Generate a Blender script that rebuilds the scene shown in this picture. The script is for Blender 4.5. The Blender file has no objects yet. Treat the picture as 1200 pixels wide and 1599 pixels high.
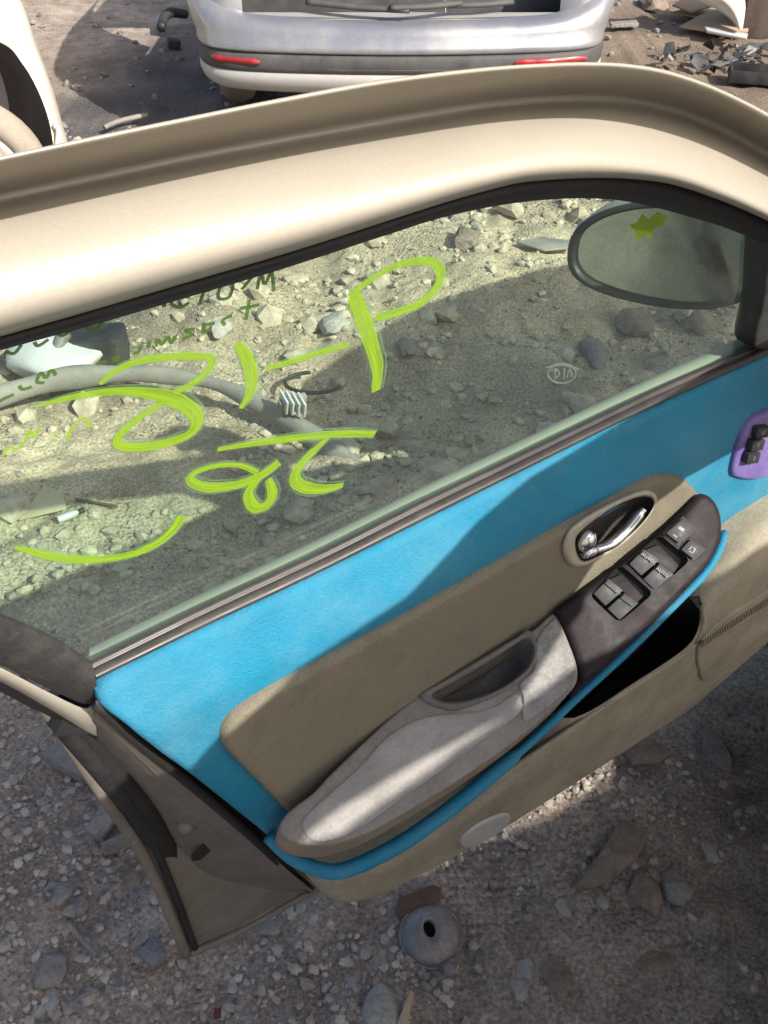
import bpy, bmesh, math, random
import numpy as np
from mathutils import Vector, Matrix, noise, geometry
random.seed(7)
R = math.radians
sc = bpy.context.scene
col = sc.collection

# ---------------------------------------------------------------- camera, sky, sun, exposure
F_PX, W_PX, H_PX, PITCH = 1480.0, 1200.0, 1599.0, R(41)
BELT = 0.90                     # height of the door's beltline
CAM_Z = 1.564
cd = bpy.data.cameras.new('camera'); cam = bpy.data.objects.new('camera', cd); col.objects.link(cam)
cam.location = (0, 0, CAM_Z); cam.rotation_euler = (math.pi/2 - PITCH, 0, 0)
cd.sensor_fit = 'VERTICAL'; cd.sensor_height = 24.0; cd.lens = 24.0*F_PX/H_PX
cd.clip_start = 0.02; cd.clip_end = 500
sc.camera = cam
SUN = Vector((0.9414, -0.8097, 1.0))          # towards the sun (shifts per metre of height)
el = math.asin(SUN.normalized().z)
w = bpy.data.worlds.new('World'); sc.world = w; w.use_nodes = True
nt = w.node_tree; bg = nt.nodes['Background']
sky = nt.nodes.new('ShaderNodeTexSky'); sky.sky_type = 'NISHITA'; sky.sun_disc = False
sky.sun_elevation = el; sky.sun_rotation = math.atan2(SUN.x, SUN.y)
sky.air_density = 1.0; sky.dust_density = 4.0
nt.links.new(sky.outputs[0], bg.inputs[0]); bg.inputs[1].default_value = 0.135
sl = bpy.data.lights.new('sun', 'SUN'); sl.energy = 4.7; sl.angle = R(0.53); sl.color = (1.0, 0.94, 0.84)
so = bpy.data.objects.new('sun', sl); col.objects.link(so); so.location = (4, -3.5, 6)
so.rotation_euler = SUN.to_track_quat('Z', 'Y').to_euler()
vs = sc.view_settings; vs.view_transform = 'Standard'; vs.look = 'None'; vs.exposure = 0.5; vs.gamma = 1.0

# ---------------------------------------------------------------- measuring: photograph ray -> place
FW = Vector((0, math.cos(PITCH), -math.sin(PITCH))); UP = Vector((0, math.sin(PITCH), math.cos(PITCH))); RT = Vector((1, 0, 0))
CAM = Vector((0, 0, CAM_Z))
def ray(x, y): return FW + RT*((x-600)/F_PX) - UP*((y-799.5)/F_PX)
def at_z(x, y, z=0.0):
    d = ray(x, y); return CAM + d*((z-CAM_Z)/d.z)
def at_depth(x, y, t): return CAM + ray(x, y)*t
A0 = at_z(150, 1050, BELT); B0 = at_z(1200, 556, BELT)
EU = (B0-A0).normalized(); EV = Vector((0, 0, 1)); EW = EU.cross(EV)     # along door, up, towards the cabin
DANG = math.atan2(EU.y, EU.x)
def on_door(x, y, wf):                       # -> (u, v, w)
    d = ray(x, y); wv = wf if not callable(wf) else 0.0
    for i in range(14 if callable(wf) else 1):
        t = ((A0-CAM).dot(EW)+wv)/d.dot(EW); p = CAM+d*t-A0
        u, v = p.dot(EU), p.dot(EV)
        if callable(wf): wv = wv*0.4+0.6*wf(u, v)
    return Vector((u, v, wv))
def loc(p): return Vector((p[0], -p[2], p[1]+BELT))       # (u,v,w) -> door object space
def sm(a, b, x):
    t = max(0.0, min(1.0, (x-a)/(b-a))); return t*t*(3-2*t)

# ---------------------------------------------------------------- materials
MATS = {}
def mat(name, c, rough=0.6, metal=0.0, var=0.15, scale=8.0, bump=0.0, bscale=60.0, c2=None, dirt=0.0, dirtc=(0.30, 0.25, 0.18), coat=0.0, dscale=6.0, spec=0.5, streak=None, bdist=0.004, dstretch=None, grain=0.12, gscale=260.0, specks=0.0):
    if name in MATS: return MATS[name]
    m = bpy.data.materials.new(name); m.use_nodes = True; n = m.node_tree.nodes; l = m.node_tree.links
    b = n['Principled BSDF']; b.inputs['Roughness'].default_value = rough; b.inputs['Metallic'].default_value = metal
    b.inputs['Coat Weight'].default_value = coat; b.inputs['Coat Roughness'].default_value = 0.12
    b.inputs['Specular IOR Level'].default_value = spec
    tc = n.new('ShaderNodeTexCoord'); mp = n.new('ShaderNodeMapping'); l.new(tc.outputs['Object'], mp.inputs[0])
    if streak: mp.inputs['Scale'].default_value = streak
    nz = n.new('ShaderNodeTexNoise'); nz.inputs['Scale'].default_value = scale; nz.inputs['Detail'].default_value = 6; nz.inputs['Roughness'].default_value = 0.62
    l.new(mp.outputs[0], nz.inputs['Vector'])
    rmp = n.new('ShaderNodeValToRGB'); rmp.color_ramp.elements[0].position = 0.28; rmp.color_ramp.elements[1].position = 0.72
    ca = tuple(max(0, x*(1-var)) for x in c); cb = c2 if c2 else tuple(min(1, x*(1+var)) for x in c)
    rmp.color_ramp.elements[0].color = (*ca, 1); rmp.color_ramp.elements[1].color = (*cb, 1)
    l.new(nz.outputs[0], rmp.inputs[0]); out = rmp.outputs[0]
    if dirt > 0:
        n2 = n.new('ShaderNodeTexNoise'); n2.inputs['Scale'].default_value = dscale; n2.inputs['Detail'].default_value = 9; n2.inputs['Roughness'].default_value = 0.7
        if dstretch:
            md = n.new('ShaderNodeMapping'); md.inputs['Scale'].default_value = dstretch; md.inputs['Rotation'].default_value = (0, .25, 0); l.new(tc.outputs['Object'], md.inputs[0]); l.new(md.outputs[0], n2.inputs['Vector'])
        else: l.new(tc.outputs['Object'], n2.inputs['Vector'])
        r2 = n.new('ShaderNodeMapRange'); r2.inputs[1].default_value = 0.42; r2.inputs[2].default_value = 0.75; r2.inputs[4].default_value = dirt
        l.new(n2.outputs[0], r2.inputs[0])
        mx = n.new('ShaderNodeMixRGB'); mx.inputs[2].default_value = (*dirtc, 1); l.new(r2.outputs[0], mx.inputs[0]); l.new(out, mx.inputs[1]); out = mx.outputs[0]
        rr = n.new('ShaderNodeMapRange'); rr.inputs[3].default_value = rough; rr.inputs[4].default_value = min(1, rough+0.35); rr.inputs[2].default_value = max(dirt, .01)
        l.new(r2.outputs[0], rr.inputs[0]); l.new(rr.outputs[0], b.inputs['Roughness'])
    if grain > 0:
        ng = n.new('ShaderNodeTexNoise'); ng.inputs['Scale'].default_value = gscale; ng.inputs['Detail'].default_value = 3; l.new(tc.outputs['Object'], ng.inputs['Vector'])
        gr = n.new('ShaderNodeMapRange'); gr.inputs[1].default_value = .3; gr.inputs[2].default_value = .7; gr.inputs[3].default_value = 1-grain; gr.inputs[4].default_value = 1+grain; l.new(ng.outputs[0], gr.inputs[0])
        mg = n.new('ShaderNodeMixRGB'); mg.blend_type = 'MULTIPLY'; mg.inputs[0].default_value = 1; l.new(out, mg.inputs[1]); l.new(gr.outputs[0], mg.inputs[2]); out = mg.outputs[0]
    if specks > 0:                                   # fine scattered dust and scuff marks
        nv = n.new('ShaderNodeTexNoise'); nv.inputs['Scale'].default_value = 45; nv.inputs['Detail'].default_value = 10; nv.inputs['Roughness'].default_value = .8; l.new(tc.outputs['Object'], nv.inputs['Vector'])
        rv = n.new('ShaderNodeMapRange'); rv.inputs[1].default_value = .60; rv.inputs[2].default_value = .72; rv.inputs[4].default_value = specks; l.new(nv.outputs[0], rv.inputs[0])
        ms = n.new('ShaderNodeMixRGB'); ms.inputs[2].default_value = (*dirtc, 1); l.new(rv.outputs[0], ms.inputs[0]); l.new(out, ms.inputs[1]); out = ms.outputs[0]
    l.new(out, b.inputs['Base Color'])
    if bump > 0:
        n3 = n.new('ShaderNodeTexNoise'); n3.inputs['Scale'].default_value = bscale; n3.inputs['Detail'].default_value = 4
        l.new(tc.outputs['Object'], n3.inputs['Vector'])
        bp = n.new('ShaderNodeBump'); bp.inputs['Strength'].default_value = bump; bp.inputs['Distance'].default_value = bdist; n3.inputs['Detail'].default_value = 7; n3.inputs['Roughness'].default_value = .65
        l.new(n3.outputs[0], bp.inputs['Height']); l.new(bp.outputs[0], b.inputs['Normal'])
    MATS[name] = m; return m

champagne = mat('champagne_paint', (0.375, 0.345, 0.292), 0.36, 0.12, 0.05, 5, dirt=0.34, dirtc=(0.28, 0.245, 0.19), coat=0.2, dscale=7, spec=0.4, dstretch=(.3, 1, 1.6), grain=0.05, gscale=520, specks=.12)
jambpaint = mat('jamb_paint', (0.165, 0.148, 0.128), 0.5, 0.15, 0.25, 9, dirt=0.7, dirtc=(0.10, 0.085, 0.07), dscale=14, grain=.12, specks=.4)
rubber = mat('black_rubber', (0.018, 0.018, 0.02), 0.6, 0, 0.3, 30, bump=0.25, bscale=300, dirt=0.06, dirtc=(0.10, 0.1, 0.1), dscale=30, spec=0.3)
shinyrub = mat('belt_rubber', (0.035, 0.032, 0.031), 0.35, 0, 0.3, 12, dirt=0.5, dirtc=(0.11, 0.092, 0.088), dscale=7)
blue = mat('blue_vinyl', (0.010, 0.195, 0.33), 0.55, 0, 0.14, 7, bump=0.5, bscale=330, dirt=0.42, dirtc=(0.14, 0.29, 0.36), dscale=11, spec=0.35, grain=.06, gscale=330, specks=.32)
insertm = mat('dirty_beige_cloth', (0.25, 0.225, 0.165), 0.9, 0, 0.25, 7, bump=0.6, bscale=420, dirt=0.85, dirtc=(0.105, 0.099, 0.08), dscale=7, spec=.15, grain=.11, gscale=420, specks=.25)
beige = mat('beige_plastic', (0.28, 0.252, 0.185), 0.6, 0, 0.2, 6, bump=0.4, bscale=300, dirt=0.75, dirtc=(0.125, 0.114, 0.092), dscale=9, grain=.15, gscale=320, specks=.4, spec=.35)
armm = mat('worn_armrest_vinyl', (0.25, 0.23, 0.205), 0.6, 0, 0.25, 14, bump=0.6, bscale=220, dirt=0.6, dirtc=(0.125, 0.117, 0.11), dscale=11, grain=.10, specks=.3, spec=.35)
armpatch = mat('grey_worn_patch', (0.35, 0.328, 0.31), 0.65, 0, 0.18, 18, bump=0.5, bscale=160, dirt=0.55, dirtc=(0.21, 0.197, 0.188), dscale=14, grain=.08, specks=.3, spec=.3)
armfront = mat('armrest_front_vinyl', (0.25, 0.205, 0.155), 0.55, 0, 0.15, 8, bump=0.4, bscale=350, dirt=0.6, dirtc=(0.14, 0.115, 0.095), dscale=11, specks=.3)
greyplastic = mat('grey_plastic', (0.028, 0.028, 0.029), 0.6, 0, 0.4, 9, bump=0.3, bscale=200, dirt=0.6, dirtc=(0.095, 0.088, 0.078), dscale=22, spec=0.3)
swpanel = mat('dark_wood_gloss', (0.020, 0.015, 0.018), 0.45, 0, 0.5, 14, dirt=0.35, dirtc=(0.042, 0.035, 0.04), coat=0.0, spec=0.14, dscale=9, streak=(1, 1, 7))
swblack = mat('switch_black', (0.018, 0.02, 0.024), 0.5, 0, 0.2, 30, dirt=0.25, dirtc=(0.09, 0.09, 0.09), dscale=40)
swdeep = mat('switch_well', (0.01, 0.01, 0.012), 0.6, 0, 0.2, 30)
swmark = mat('switch_print', (0.26, 0.28, 0.28), 0.6, 0, 0.1, 30)
chrome = mat('chrome', (0.86, 0.87, 0.9), 0.07, 1.0, 0.02, 10, dirt=0.1, dirtc=(0.5, 0.47, 0.4), dscale=30)
bowlm = mat('handle_bowl', (0.10, 0.09, 0.085), 0.2, 0.2, 0.2, 10, coat=0.5)
bezel = mat('bezel_plastic', (0.43, 0.39, 0.30), 0.4, 0, 0.1, 12, dirt=0.45, dirtc=(0.24, 0.21, 0.17), dscale=20)
purple = mat('purple_plate', (0.14, 0.10, 0.32), 0.4, 0, 0.12, 10, dirt=0.35, dirtc=(0.3, 0.27, 0.38), dscale=18, specks=.4, grain=.12)
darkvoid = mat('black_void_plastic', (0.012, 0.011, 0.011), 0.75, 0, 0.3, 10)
lampm = mat('courtesy_lamp', (0.36, 0.37, 0.37), 0.3, 0, 0.12, 20, dirt=0.4, dirtc=(0.3, 0.27, 0.22), dscale=20)
steel = mat('dull_steel', (0.26, 0.25, 0.245), 0.5, 0.55, 0.35, 25, bump=.4, bscale=90, dirt=0.85, dirtc=(0.22, 0.18, 0.15), dscale=30)
silver = mat('silver_paint', (0.28, 0.292, 0.325), 0.3, 0.55, 0.05, 3, dirt=0.55, dirtc=(0.50, 0.45, 0.38), coat=0.5, dscale=2.5)
silverlow = mat('dusty_silver_paint', (0.42, 0.41, 0.395), 0.5, 0.2, 0.08, 3, dirt=0.6, dirtc=(0.38, 0.34, 0.28), dscale=5, specks=.5)
trimgrey = mat('dark_bumper_plastic', (0.055, 0.056, 0.06), 0.6, 0, 0.2, 8, dirt=0.6, dirtc=(0.16, 0.145, 0.13), dscale=7)
redlens = mat('red_lens', (0.33, 0.012, 0.018), 0.25, 0, 0.15, 20, dirt=0.5, dirtc=(0.28, 0.1, 0.085), coat=0.2, dscale=14)
whitepaint = mat('cream_fender_paint', (0.62, 0.58, 0.52), 0.4, 0.1, 0.08, 4, dirt=0.5, dirtc=(0.45, 0.36, 0.26), coat=0.3, dscale=4)
archm = mat('arch_brown', (0.055, 0.04, 0.034), 0.85, 0, 0.4, 8, bump=0.6, bscale=30, dirt=0.5, dirtc=(0.13, 0.1, 0.08))
tyrem = mat('dusty_tyre', (0.30, 0.26, 0.21), 0.9, 0, 0.2, 8, dirt=0.6, dirtc=(0.42, 0.36, 0.28), bump=0.3, bscale=40)
card = mat('cardboard', (0.40, 0.30, 0.20), 0.9, 0, 0.15, 6, dirt=0.4, dirtc=(0.3, 0.22, 0.16))
blackpl = mat('black_plastic', (0.02, 0.021, 0.023), 0.5, 0, 0.25, 12, dirt=0.35, dirtc=(0.12, 0.11, 0.1), dscale=10)
rust = mat('rust_brown', (0.11, 0.07, 0.05), 0.85, 0.1, 0.4, 12)
stonem = [mat('stone_%s' % n, c, 0.95, 0, 0.35, 30, bump=0.9, bscale=45, bdist=.014, dirt=0.6, dirtc=(0.27, 0.22, 0.175), dscale=26, spec=.2)
          for n, c in (('grey', (0.26, 0.245, 0.23)), ('pale', (0.42, 0.40, 0.36)), ('brown', (0.25, 0.20, 0.16)), ('blue', (0.20, 0.205, 0.22)))]
plasticw = mat('cloudy_white_plastic', (0.55, 0.56, 0.55), 0.35, 0, 0.1, 6, dirt=0.45, dirtc=(0.38, 0.34, 0.27), coat=0.3)
bargrey = mat('grey_bar_plastic', (0.21, 0.20, 0.185), 0.6, 0, 0.2, 6, dirt=0.85, dirtc=(0.36, 0.32, 0.25), dscale=7)
paperm = mat('yellowed_sheet', (0.50, 0.43, 0.27), 0.8, 0, 0.15, 9, dirt=0.3)

def glass_mat(name, tint, base=0.06):
    m = bpy.data.materials.new(name); m.use_nodes = True; n = m.node_tree.nodes; l = m.node_tree.links
    n.remove(n['Principled BSDF']); o = n['Material Output']
    tr = n.new('ShaderNodeBsdfTransparent'); tr.inputs[0].default_value = (*tint, 1)
    gl = n.new('ShaderNodeBsdfGlossy'); gl.inputs['Roughness'].default_value = 0.03; gl.inputs[0].default_value = (.95, 1, .97, 1)
    lw = n.new('ShaderNodeLayerWeight'); lw.inputs[0].default_value = .5
    pw = n.new('ShaderNodeMath'); pw.operation = 'POWER'; pw.inputs[1].default_value = 5.0; l.new(lw.outputs['Facing'], pw.inputs[0])
    fr = n.new('ShaderNodeMath'); fr.operation = 'MULTIPLY_ADD'; fr.inputs[1].default_value = .92; fr.inputs[2].default_value = .075; l.new(pw.outputs[0], fr.inputs[0])
    df = n.new('ShaderNodeBsdfDiffuse'); df.inputs[0].default_value = (0.42, 0.46, 0.42, 1)
    m1 = n.new('ShaderNodeMixShader'); m2 = n.new('ShaderNodeMixShader')
    mr = n.new('ShaderNodeMath'); mr.operation = 'MULTIPLY'; mr.inputs[1].default_value = 1.0; l.new(fr.outputs[0], mr.inputs[0])
    l.new(mr.outputs[0], m1.inputs[0]); l.new(tr.outputs[0], m1.inputs[1]); l.new(gl.outputs[0], m1.inputs[2])
    tc = n.new('ShaderNodeTexCoord'); nz = n.new('ShaderNodeTexNoise'); nz.inputs['Scale'].default_value = 5; nz.inputs['Detail'].default_value = 8; nz.inputs['Roughness'].default_value = .65
    l.new(tc.outputs['Object'], nz.inputs['Vector'])
    mr2 = n.new('ShaderNodeMapRange'); mr2.inputs[1].default_value = .35; mr2.inputs[2].default_value = .8; mr2.inputs[3].default_value = base*.4; mr2.inputs[4].default_value = base*2
    l.new(nz.outputs[0], mr2.inputs[0])
    sp_ = n.new('ShaderNodeSeparateXYZ'); l.new(tc.outputs['Object'], sp_.inputs[0])
    lo_ = n.new('ShaderNodeMapRange'); lo_.inputs[1].default_value = BELT+.10; lo_.inputs[2].default_value = BELT-.01; lo_.inputs[3].default_value = 0; lo_.inputs[4].default_value = .11; l.new(sp_.outputs[2], lo_.inputs[0])
    lm = n.new('ShaderNodeMath'); lm.operation = 'MULTIPLY'; l.new(lo_.outputs[0], lm.inputs[0]); l.new(nz.outputs[0], lm.inputs[1])
    la = n.new('ShaderNodeMath'); l.new(lm.outputs[0], la.inputs[0]); l.new(mr2.outputs[0], la.inputs[1])
    l.new(la.outputs[0], m2.inputs[0]); l.new(m1.outputs[0], m2.inputs[1]); l.new(df.outputs[0], m2.inputs[2])
    l.new(m2.outputs[0], o.inputs[0]); return m
glassm = glass_mat('green_tinted_glass', (0.79, 0.96, 0.865), 0.03)

def marker_mat(name, c, alpha0, alpha1):
    m = bpy.data.materials.new(name); m.use_nodes = True; n = m.node_tree.nodes; l = m.node_tree.links
    n.remove(n['Principled BSDF']); o = n['Material Output']
    uv = n.new('ShaderNodeTexCoord'); mp = n.new('ShaderNodeMapping'); mp.inputs['Scale'].default_value = (1.3, 9, 1); l.new(uv.outputs['UV'], mp.inputs[0])
    nz = n.new('ShaderNodeTexNoise'); nz.inputs['Scale'].default_value = 1; nz.inputs['Detail'].default_value = 5; l.new(mp.outputs[0], nz.inputs['Vector'])
    cr = n.new('ShaderNodeValToRGB'); cr.color_ramp.elements[0].position = .3; cr.color_ramp.elements[1].position = .62
    cr.color_ramp.elements[0].color = (c[0]*.72, c[1]*.80, c[2], 1); cr.color_ramp.elements[1].color = (*c, 1); l.new(nz.outputs[0], cr.inputs[0])
    d = n.new('ShaderNodeBsdfDiffuse'); t2 = n.new('ShaderNodeBsdfTranslucent'); l.new(cr.outputs[0], d.inputs[0]); l.new(cr.outputs[0], t2.inputs[0])
    a = n.new('ShaderNodeMixShader'); a.inputs[0].default_value = .35; l.new(d.outputs[0], a.inputs[1]); l.new(t2.outputs[0], a.inputs[2])
    tr = n.new('ShaderNodeBsdfTransparent'); mx = n.new('ShaderNodeMixShader')
    mr = n.new('ShaderNodeMapRange'); mr.inputs[1].default_value = .3; mr.inputs[2].default_value = .6; mr.inputs[3].default_value = alpha0; mr.inputs[4].default_value = alpha1
    l.new(nz.outputs[0], mr.inputs[0]); l.new(mr.outputs[0], mx.inputs[0]); l.new(tr.outputs[0], mx.inputs[1]); l.new(a.outputs[0], mx.inputs[2])
    l.new(mx.outputs[0], o.inputs[0]); return m
marker = marker_mat('yellow_marker_paint', (0.60, 0.68, 0.02), .62, 1.0)
markerhalo = marker_mat('dry_marker_edge', (0.44, 0.55, 0.30), .0, .5)
markerdark = marker_mat('olive_marker_paint', (0.13, 0.21, 0.02), .75, 1)

# ---------------------------------------------------------------- mesh helpers
def obj(name, verts, faces, m, parent=None, smooth=True, uv=None):
    me = bpy.data.meshes.new(name); me.from_pydata([tuple(v) for v in verts], [], faces); me.update()
    bm = bmesh.new(); bm.from_mesh(me); bmesh.ops.recalc_face_normals(bm, faces=bm.faces); bm.to_mesh(me); bm.free()
    if smooth: me.polygons.foreach_set('use_smooth', [True]*len(me.polygons))
    me.materials.append(m); o = bpy.data.objects.new(name, me); col.objects.link(o)
    if parent: o.parent = parent
    return o
def autosmooth(o, deg=35):
    me = o.data; bm = bmesh.new(); bm.from_mesh(me)
    for e in bm.edges:
        if len(e.link_faces) == 2 and e.calc_face_angle(0) > R(deg): e.smooth = False
    bm.to_mesh(me); bm.free(); return o
def bevel(o, wd, seg=2):
    bm = bmesh.new(); bm.from_mesh(o.data)
    bmesh.ops.bevel(bm, geom=[e for e in bm.edges if e.calc_face_angle(0) > 0.4], offset=wd, segments=seg, affect='EDGES', profile=0.6, clamp_overlap=True)
    bm.to_mesh(o.data); bm.free(); o.data.polygons.foreach_set('use_smooth', [True]*len(o.data.polygons)); autosmooth(o, 50); return o
def empty(name, l, rz=0.0):
    o = bpy.data.objects.new(name, None); col.objects.link(o); o.location = l; o.rotation_euler = (0, 0, rz); o.empty_display_size = .1; return o
def tag(o, label, cat, group=None):
    o['label'] = label; o['category'] = cat
    if group: o['group'] = group
    return o
def struct(o): o['kind'] = 'structure'; return o
def catmull(pts, n, closed=False):
    P = [Vector(p) for p in pts]; m = len(P); out = []
    segs = m if closed else m-1
    for s in range(segs):
        g = (lambda i: P[i % m]) if closed else (lambda i: P[max(0, min(m-1, i))])
        a, b, c, d = g(s-1), g(s), g(s+1), g(s+2)
        for k in range(12):
            t = k/12; out.append(0.5*((2*b)+(c-a)*t+(2*a-5*b+4*c-d)*t*t+(3*b-a-3*c+d)*t**3))
    if not closed: out.append(P[-1])
    else: out.append(out[0].copy())
    L = [0]
    for i in range(1, len(out)): L.append(L[-1]+(out[i]-out[i-1]).length)
    res = []; j = 0; cnt = n if closed else n-1
    for k in range(n):
        s = L[-1]*k/cnt
        while j < len(L)-2 and L[j+1] < s: j += 1
        f = (s-L[j])/max(1e-9, L[j+1]-L[j]); res.append(out[j].lerp(out[j+1], min(1, max(0, f))))
    return res
def loft(name, rails, m, parent, n=60, closed=False, smooth=True, sharp=None):
    """rails: lists of object-space points; closed=True joins last rail to first."""
    rs = [catmull(r, n) for r in rails]; V = [p for r in rs for p in r]; Fc = []
    k = len(rs)
    for a in range(k if closed else k-1):
        b = (a+1) % k
        for i in range(n-1): Fc.append((a*n+i, a*n+i+1, b*n+i+1, b*n+i))
    o = obj(name, V, Fc, m, parent, smooth)
    if sharp: autosmooth(o, sharp)
    return o
def drail(pts, wf=None):                      # traced points (x,y[,w]) -> door space
    return [loc(on_door(p[0], p[1], p[2] if len(p) > 2 else wf)) for p in pts]
def tube(name, path, rad, m, parent, n=40, seg=8, sx=1.0, caps=True, closed=False):
    P = catmull(path, n, closed); V = []; Fc = []
    for i, p in enumerate(P):
        t = (P[(i+1) % n if closed else min(n-1, i+1)]-P[(i-1) % n if closed else max(0, i-1)]).normalized()
        ref = Vector((0, 0, 1)) if abs(t.z) < .95 else Vector((1, 0, 0))
        a = t.cross(ref).normalized(); b = t.cross(a).normalized()
        r = rad(i/(n-1)) if callable(rad) else rad
        for k in range(seg):
            an = 2*math.pi*k/seg; V.append(p+a*(math.cos(an)*r*sx)+b*(math.sin(an)*r))
    for i in range(n if closed else n-1):
        j = (i+1) % n
        for k in range(seg): Fc.append((i*seg+k, i*seg+(k+1) % seg, j*seg+(k+1) % seg, j*seg+k))
    if caps and not closed: Fc += [tuple(range(seg)), tuple((n-1)*seg+k for k in reversed(range(seg)))]
    return obj(name, V, Fc, m, parent)
def inside(poly, q):
    x, y = q[:, 0], q[:, 1]; r = np.zeros(len(q), bool); n = len(poly)
    for i in range(n):
        x1, y1 = poly[i]; x2, y2 = poly[(i+1) % n]
        if y1 == y2: continue
        c = ((y1 > y) != (y2 > y)) & (x < (x2-x1)*(y-y1)/(y2-y1)+x1); r ^= c
    return r
def dist(poly, q):
    d = np.full(len(q), 1e9); n = len(poly)
    for i in range(n):
        a = poly[i]; b = poly[(i+1) % n]; ab = b-a; L = ab@ab
        if L < 1e-14: continue
        t = np.clip(((q-a)@ab)/L, 0, 1); d = np.minimum(d, np.hypot(*(q-(a+t[:, None]*ab)).T))
    return d
def pad2(name, out2, to3, m, parent, radius=.01, depth=.008, skirt=None, holes=(), grid=.012, side=None):
    """Padded sheet over a 2-D outline: to3(x,y,h) places it, edge rolled over with radius, skirt = vector for the side wall."""
    poly = np.array([(p[0], p[1]) for p in out2]); hp = [np.array([(p[0], p[1]) for p in h]) for h in holes]
    pts = [tuple(p) for p in poly]; n0 = len(pts); edges = [(i, (i+1) % n0) for i in range(n0)]
    for h in hp:
        s = len(pts); pts += [tuple(p) for p in h]; edges += [(s+i, s+(i+1) % len(h)) for i in range(len(h))]
    fixed = len(pts)
    lo, hi = poly.min(0), poly.max(0)
    gx = np.arange(lo[0]+grid*.5, hi[0], grid); gy = np.arange(lo[1]+grid*.5, hi[1], grid)
    q = np.array([(x+(grid*.5 if j % 2 else 0), y) for j, y in enumerate(gy) for x in gx]).reshape(-1, 2)
    if len(q):
        ok = inside(poly, q); ok[ok] &= dist(poly, q[ok]) > max(radius, grid*.45)
        for h in hp: ok &= ~inside(h, q); ok[ok] &= dist(h, q[ok]) > grid*.45
        pts += [tuple(p) for p in q[ok]]
    # inset rings
    area = 0.5*sum(poly[i][0]*poly[(i+1) % n0][1]-poly[(i+1) % n0][0]*poly[i][1] for i in range(n0)); sg = 1 if area > 0 else -1
    for fr in ((.12, .35, .65, 1.0) if radius > .002 else (1.0,)):
        ring = []
        for i in range(n0):
            a, b, c = poly[i-1], poly[i], poly[(i+1) % n0]
            t = (c-a); L = np.hypot(*t)
            if L < 1e-9: continue
            nn = np.array((-t[1], t[0]))/L*sg; ring.append(b+nn*radius*fr)
        ring = np.array(ring); ok = inside(poly, ring) & (dist(poly, ring) > radius*fr*.9)
        for h in hp: ok &= ~inside(h, ring)
        pts += [tuple(p) for p in ring[ok]]
    vv, ee, ff, *_ = geometry.delaunay_2d_cdt([Vector(p) for p in pts], edges, [], 0, 1e-6)
    P = np.array([(v.x, v.y) for v in vv]); d = dist(poly, P)
    t = np.clip(d/radius, 0, 1); hgt = -depth*(1-np.sqrt(np.clip(1-(1-t)**2, 0, 1)))
    cen = np.array([(P[f[0]]+P[f[1]]+P[f[2]])/3 for f in ff]); ok = inside(poly, cen)
    for h in hp: ok &= ~inside(h, cen)
    V = [to3(p[0], p[1], h) for p, h in zip(P, hgt)]; Fc = [tuple(f) for f, k in zip(ff, ok) if k]
    nf = len(Fc)
    if skirt is not None:
        cnt = {}
        for f in Fc:
            for i in range(len(f)):
                e = (f[i], f[(i+1) % len(f)]); cnt[tuple(sorted(e))] = cnt.get(tuple(sorted(e)), 0)+1
        mp = {}
        for e, c in cnt.items():
            if c == 1 and d[e[0]] < 1e-5 and d[e[1]] < 1e-5:
                for k in e:
                    if k not in mp: mp[k] = len(V); V.append(V[k]+skirt)
                Fc.append((e[0], e[1], mp[e[1]], mp[e[0]]))
    o = obj(name, V, Fc, m, parent)
    if side:
        o.data.materials.append(side)
        for i in range(nf, len(Fc)): o.data.polygons[i].material_index = 1
    return autosmooth(o, 42) if skirt is not None else o
def door_pad(name, px, wf, m, parent, radius=.01, depth=.008, skirt=.02, holes=(), grid=.012, n=None, lift=0.0):
    f = wf if callable(wf) else (lambda u, v: wf)
    tr = lambda ps, k: [on_door(p[0], p[1], lambda u, v: f(u, v)+k)[:2] for p in ps]
    o2 = catmull([(*p, 0) for p in tr(px, lift-depth)], n or len(px)*5, True)
    hs = [catmull([(*p, 0) for p in tr(h, lift)], len(h)*5, True) for h in holes]
    return pad2(name, o2, lambda u, v, h: loc((u, v, f(u, v)+h+lift)), m, parent, radius, depth, Vector((0, skirt, 0)) if skirt else None, hs, grid)
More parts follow.
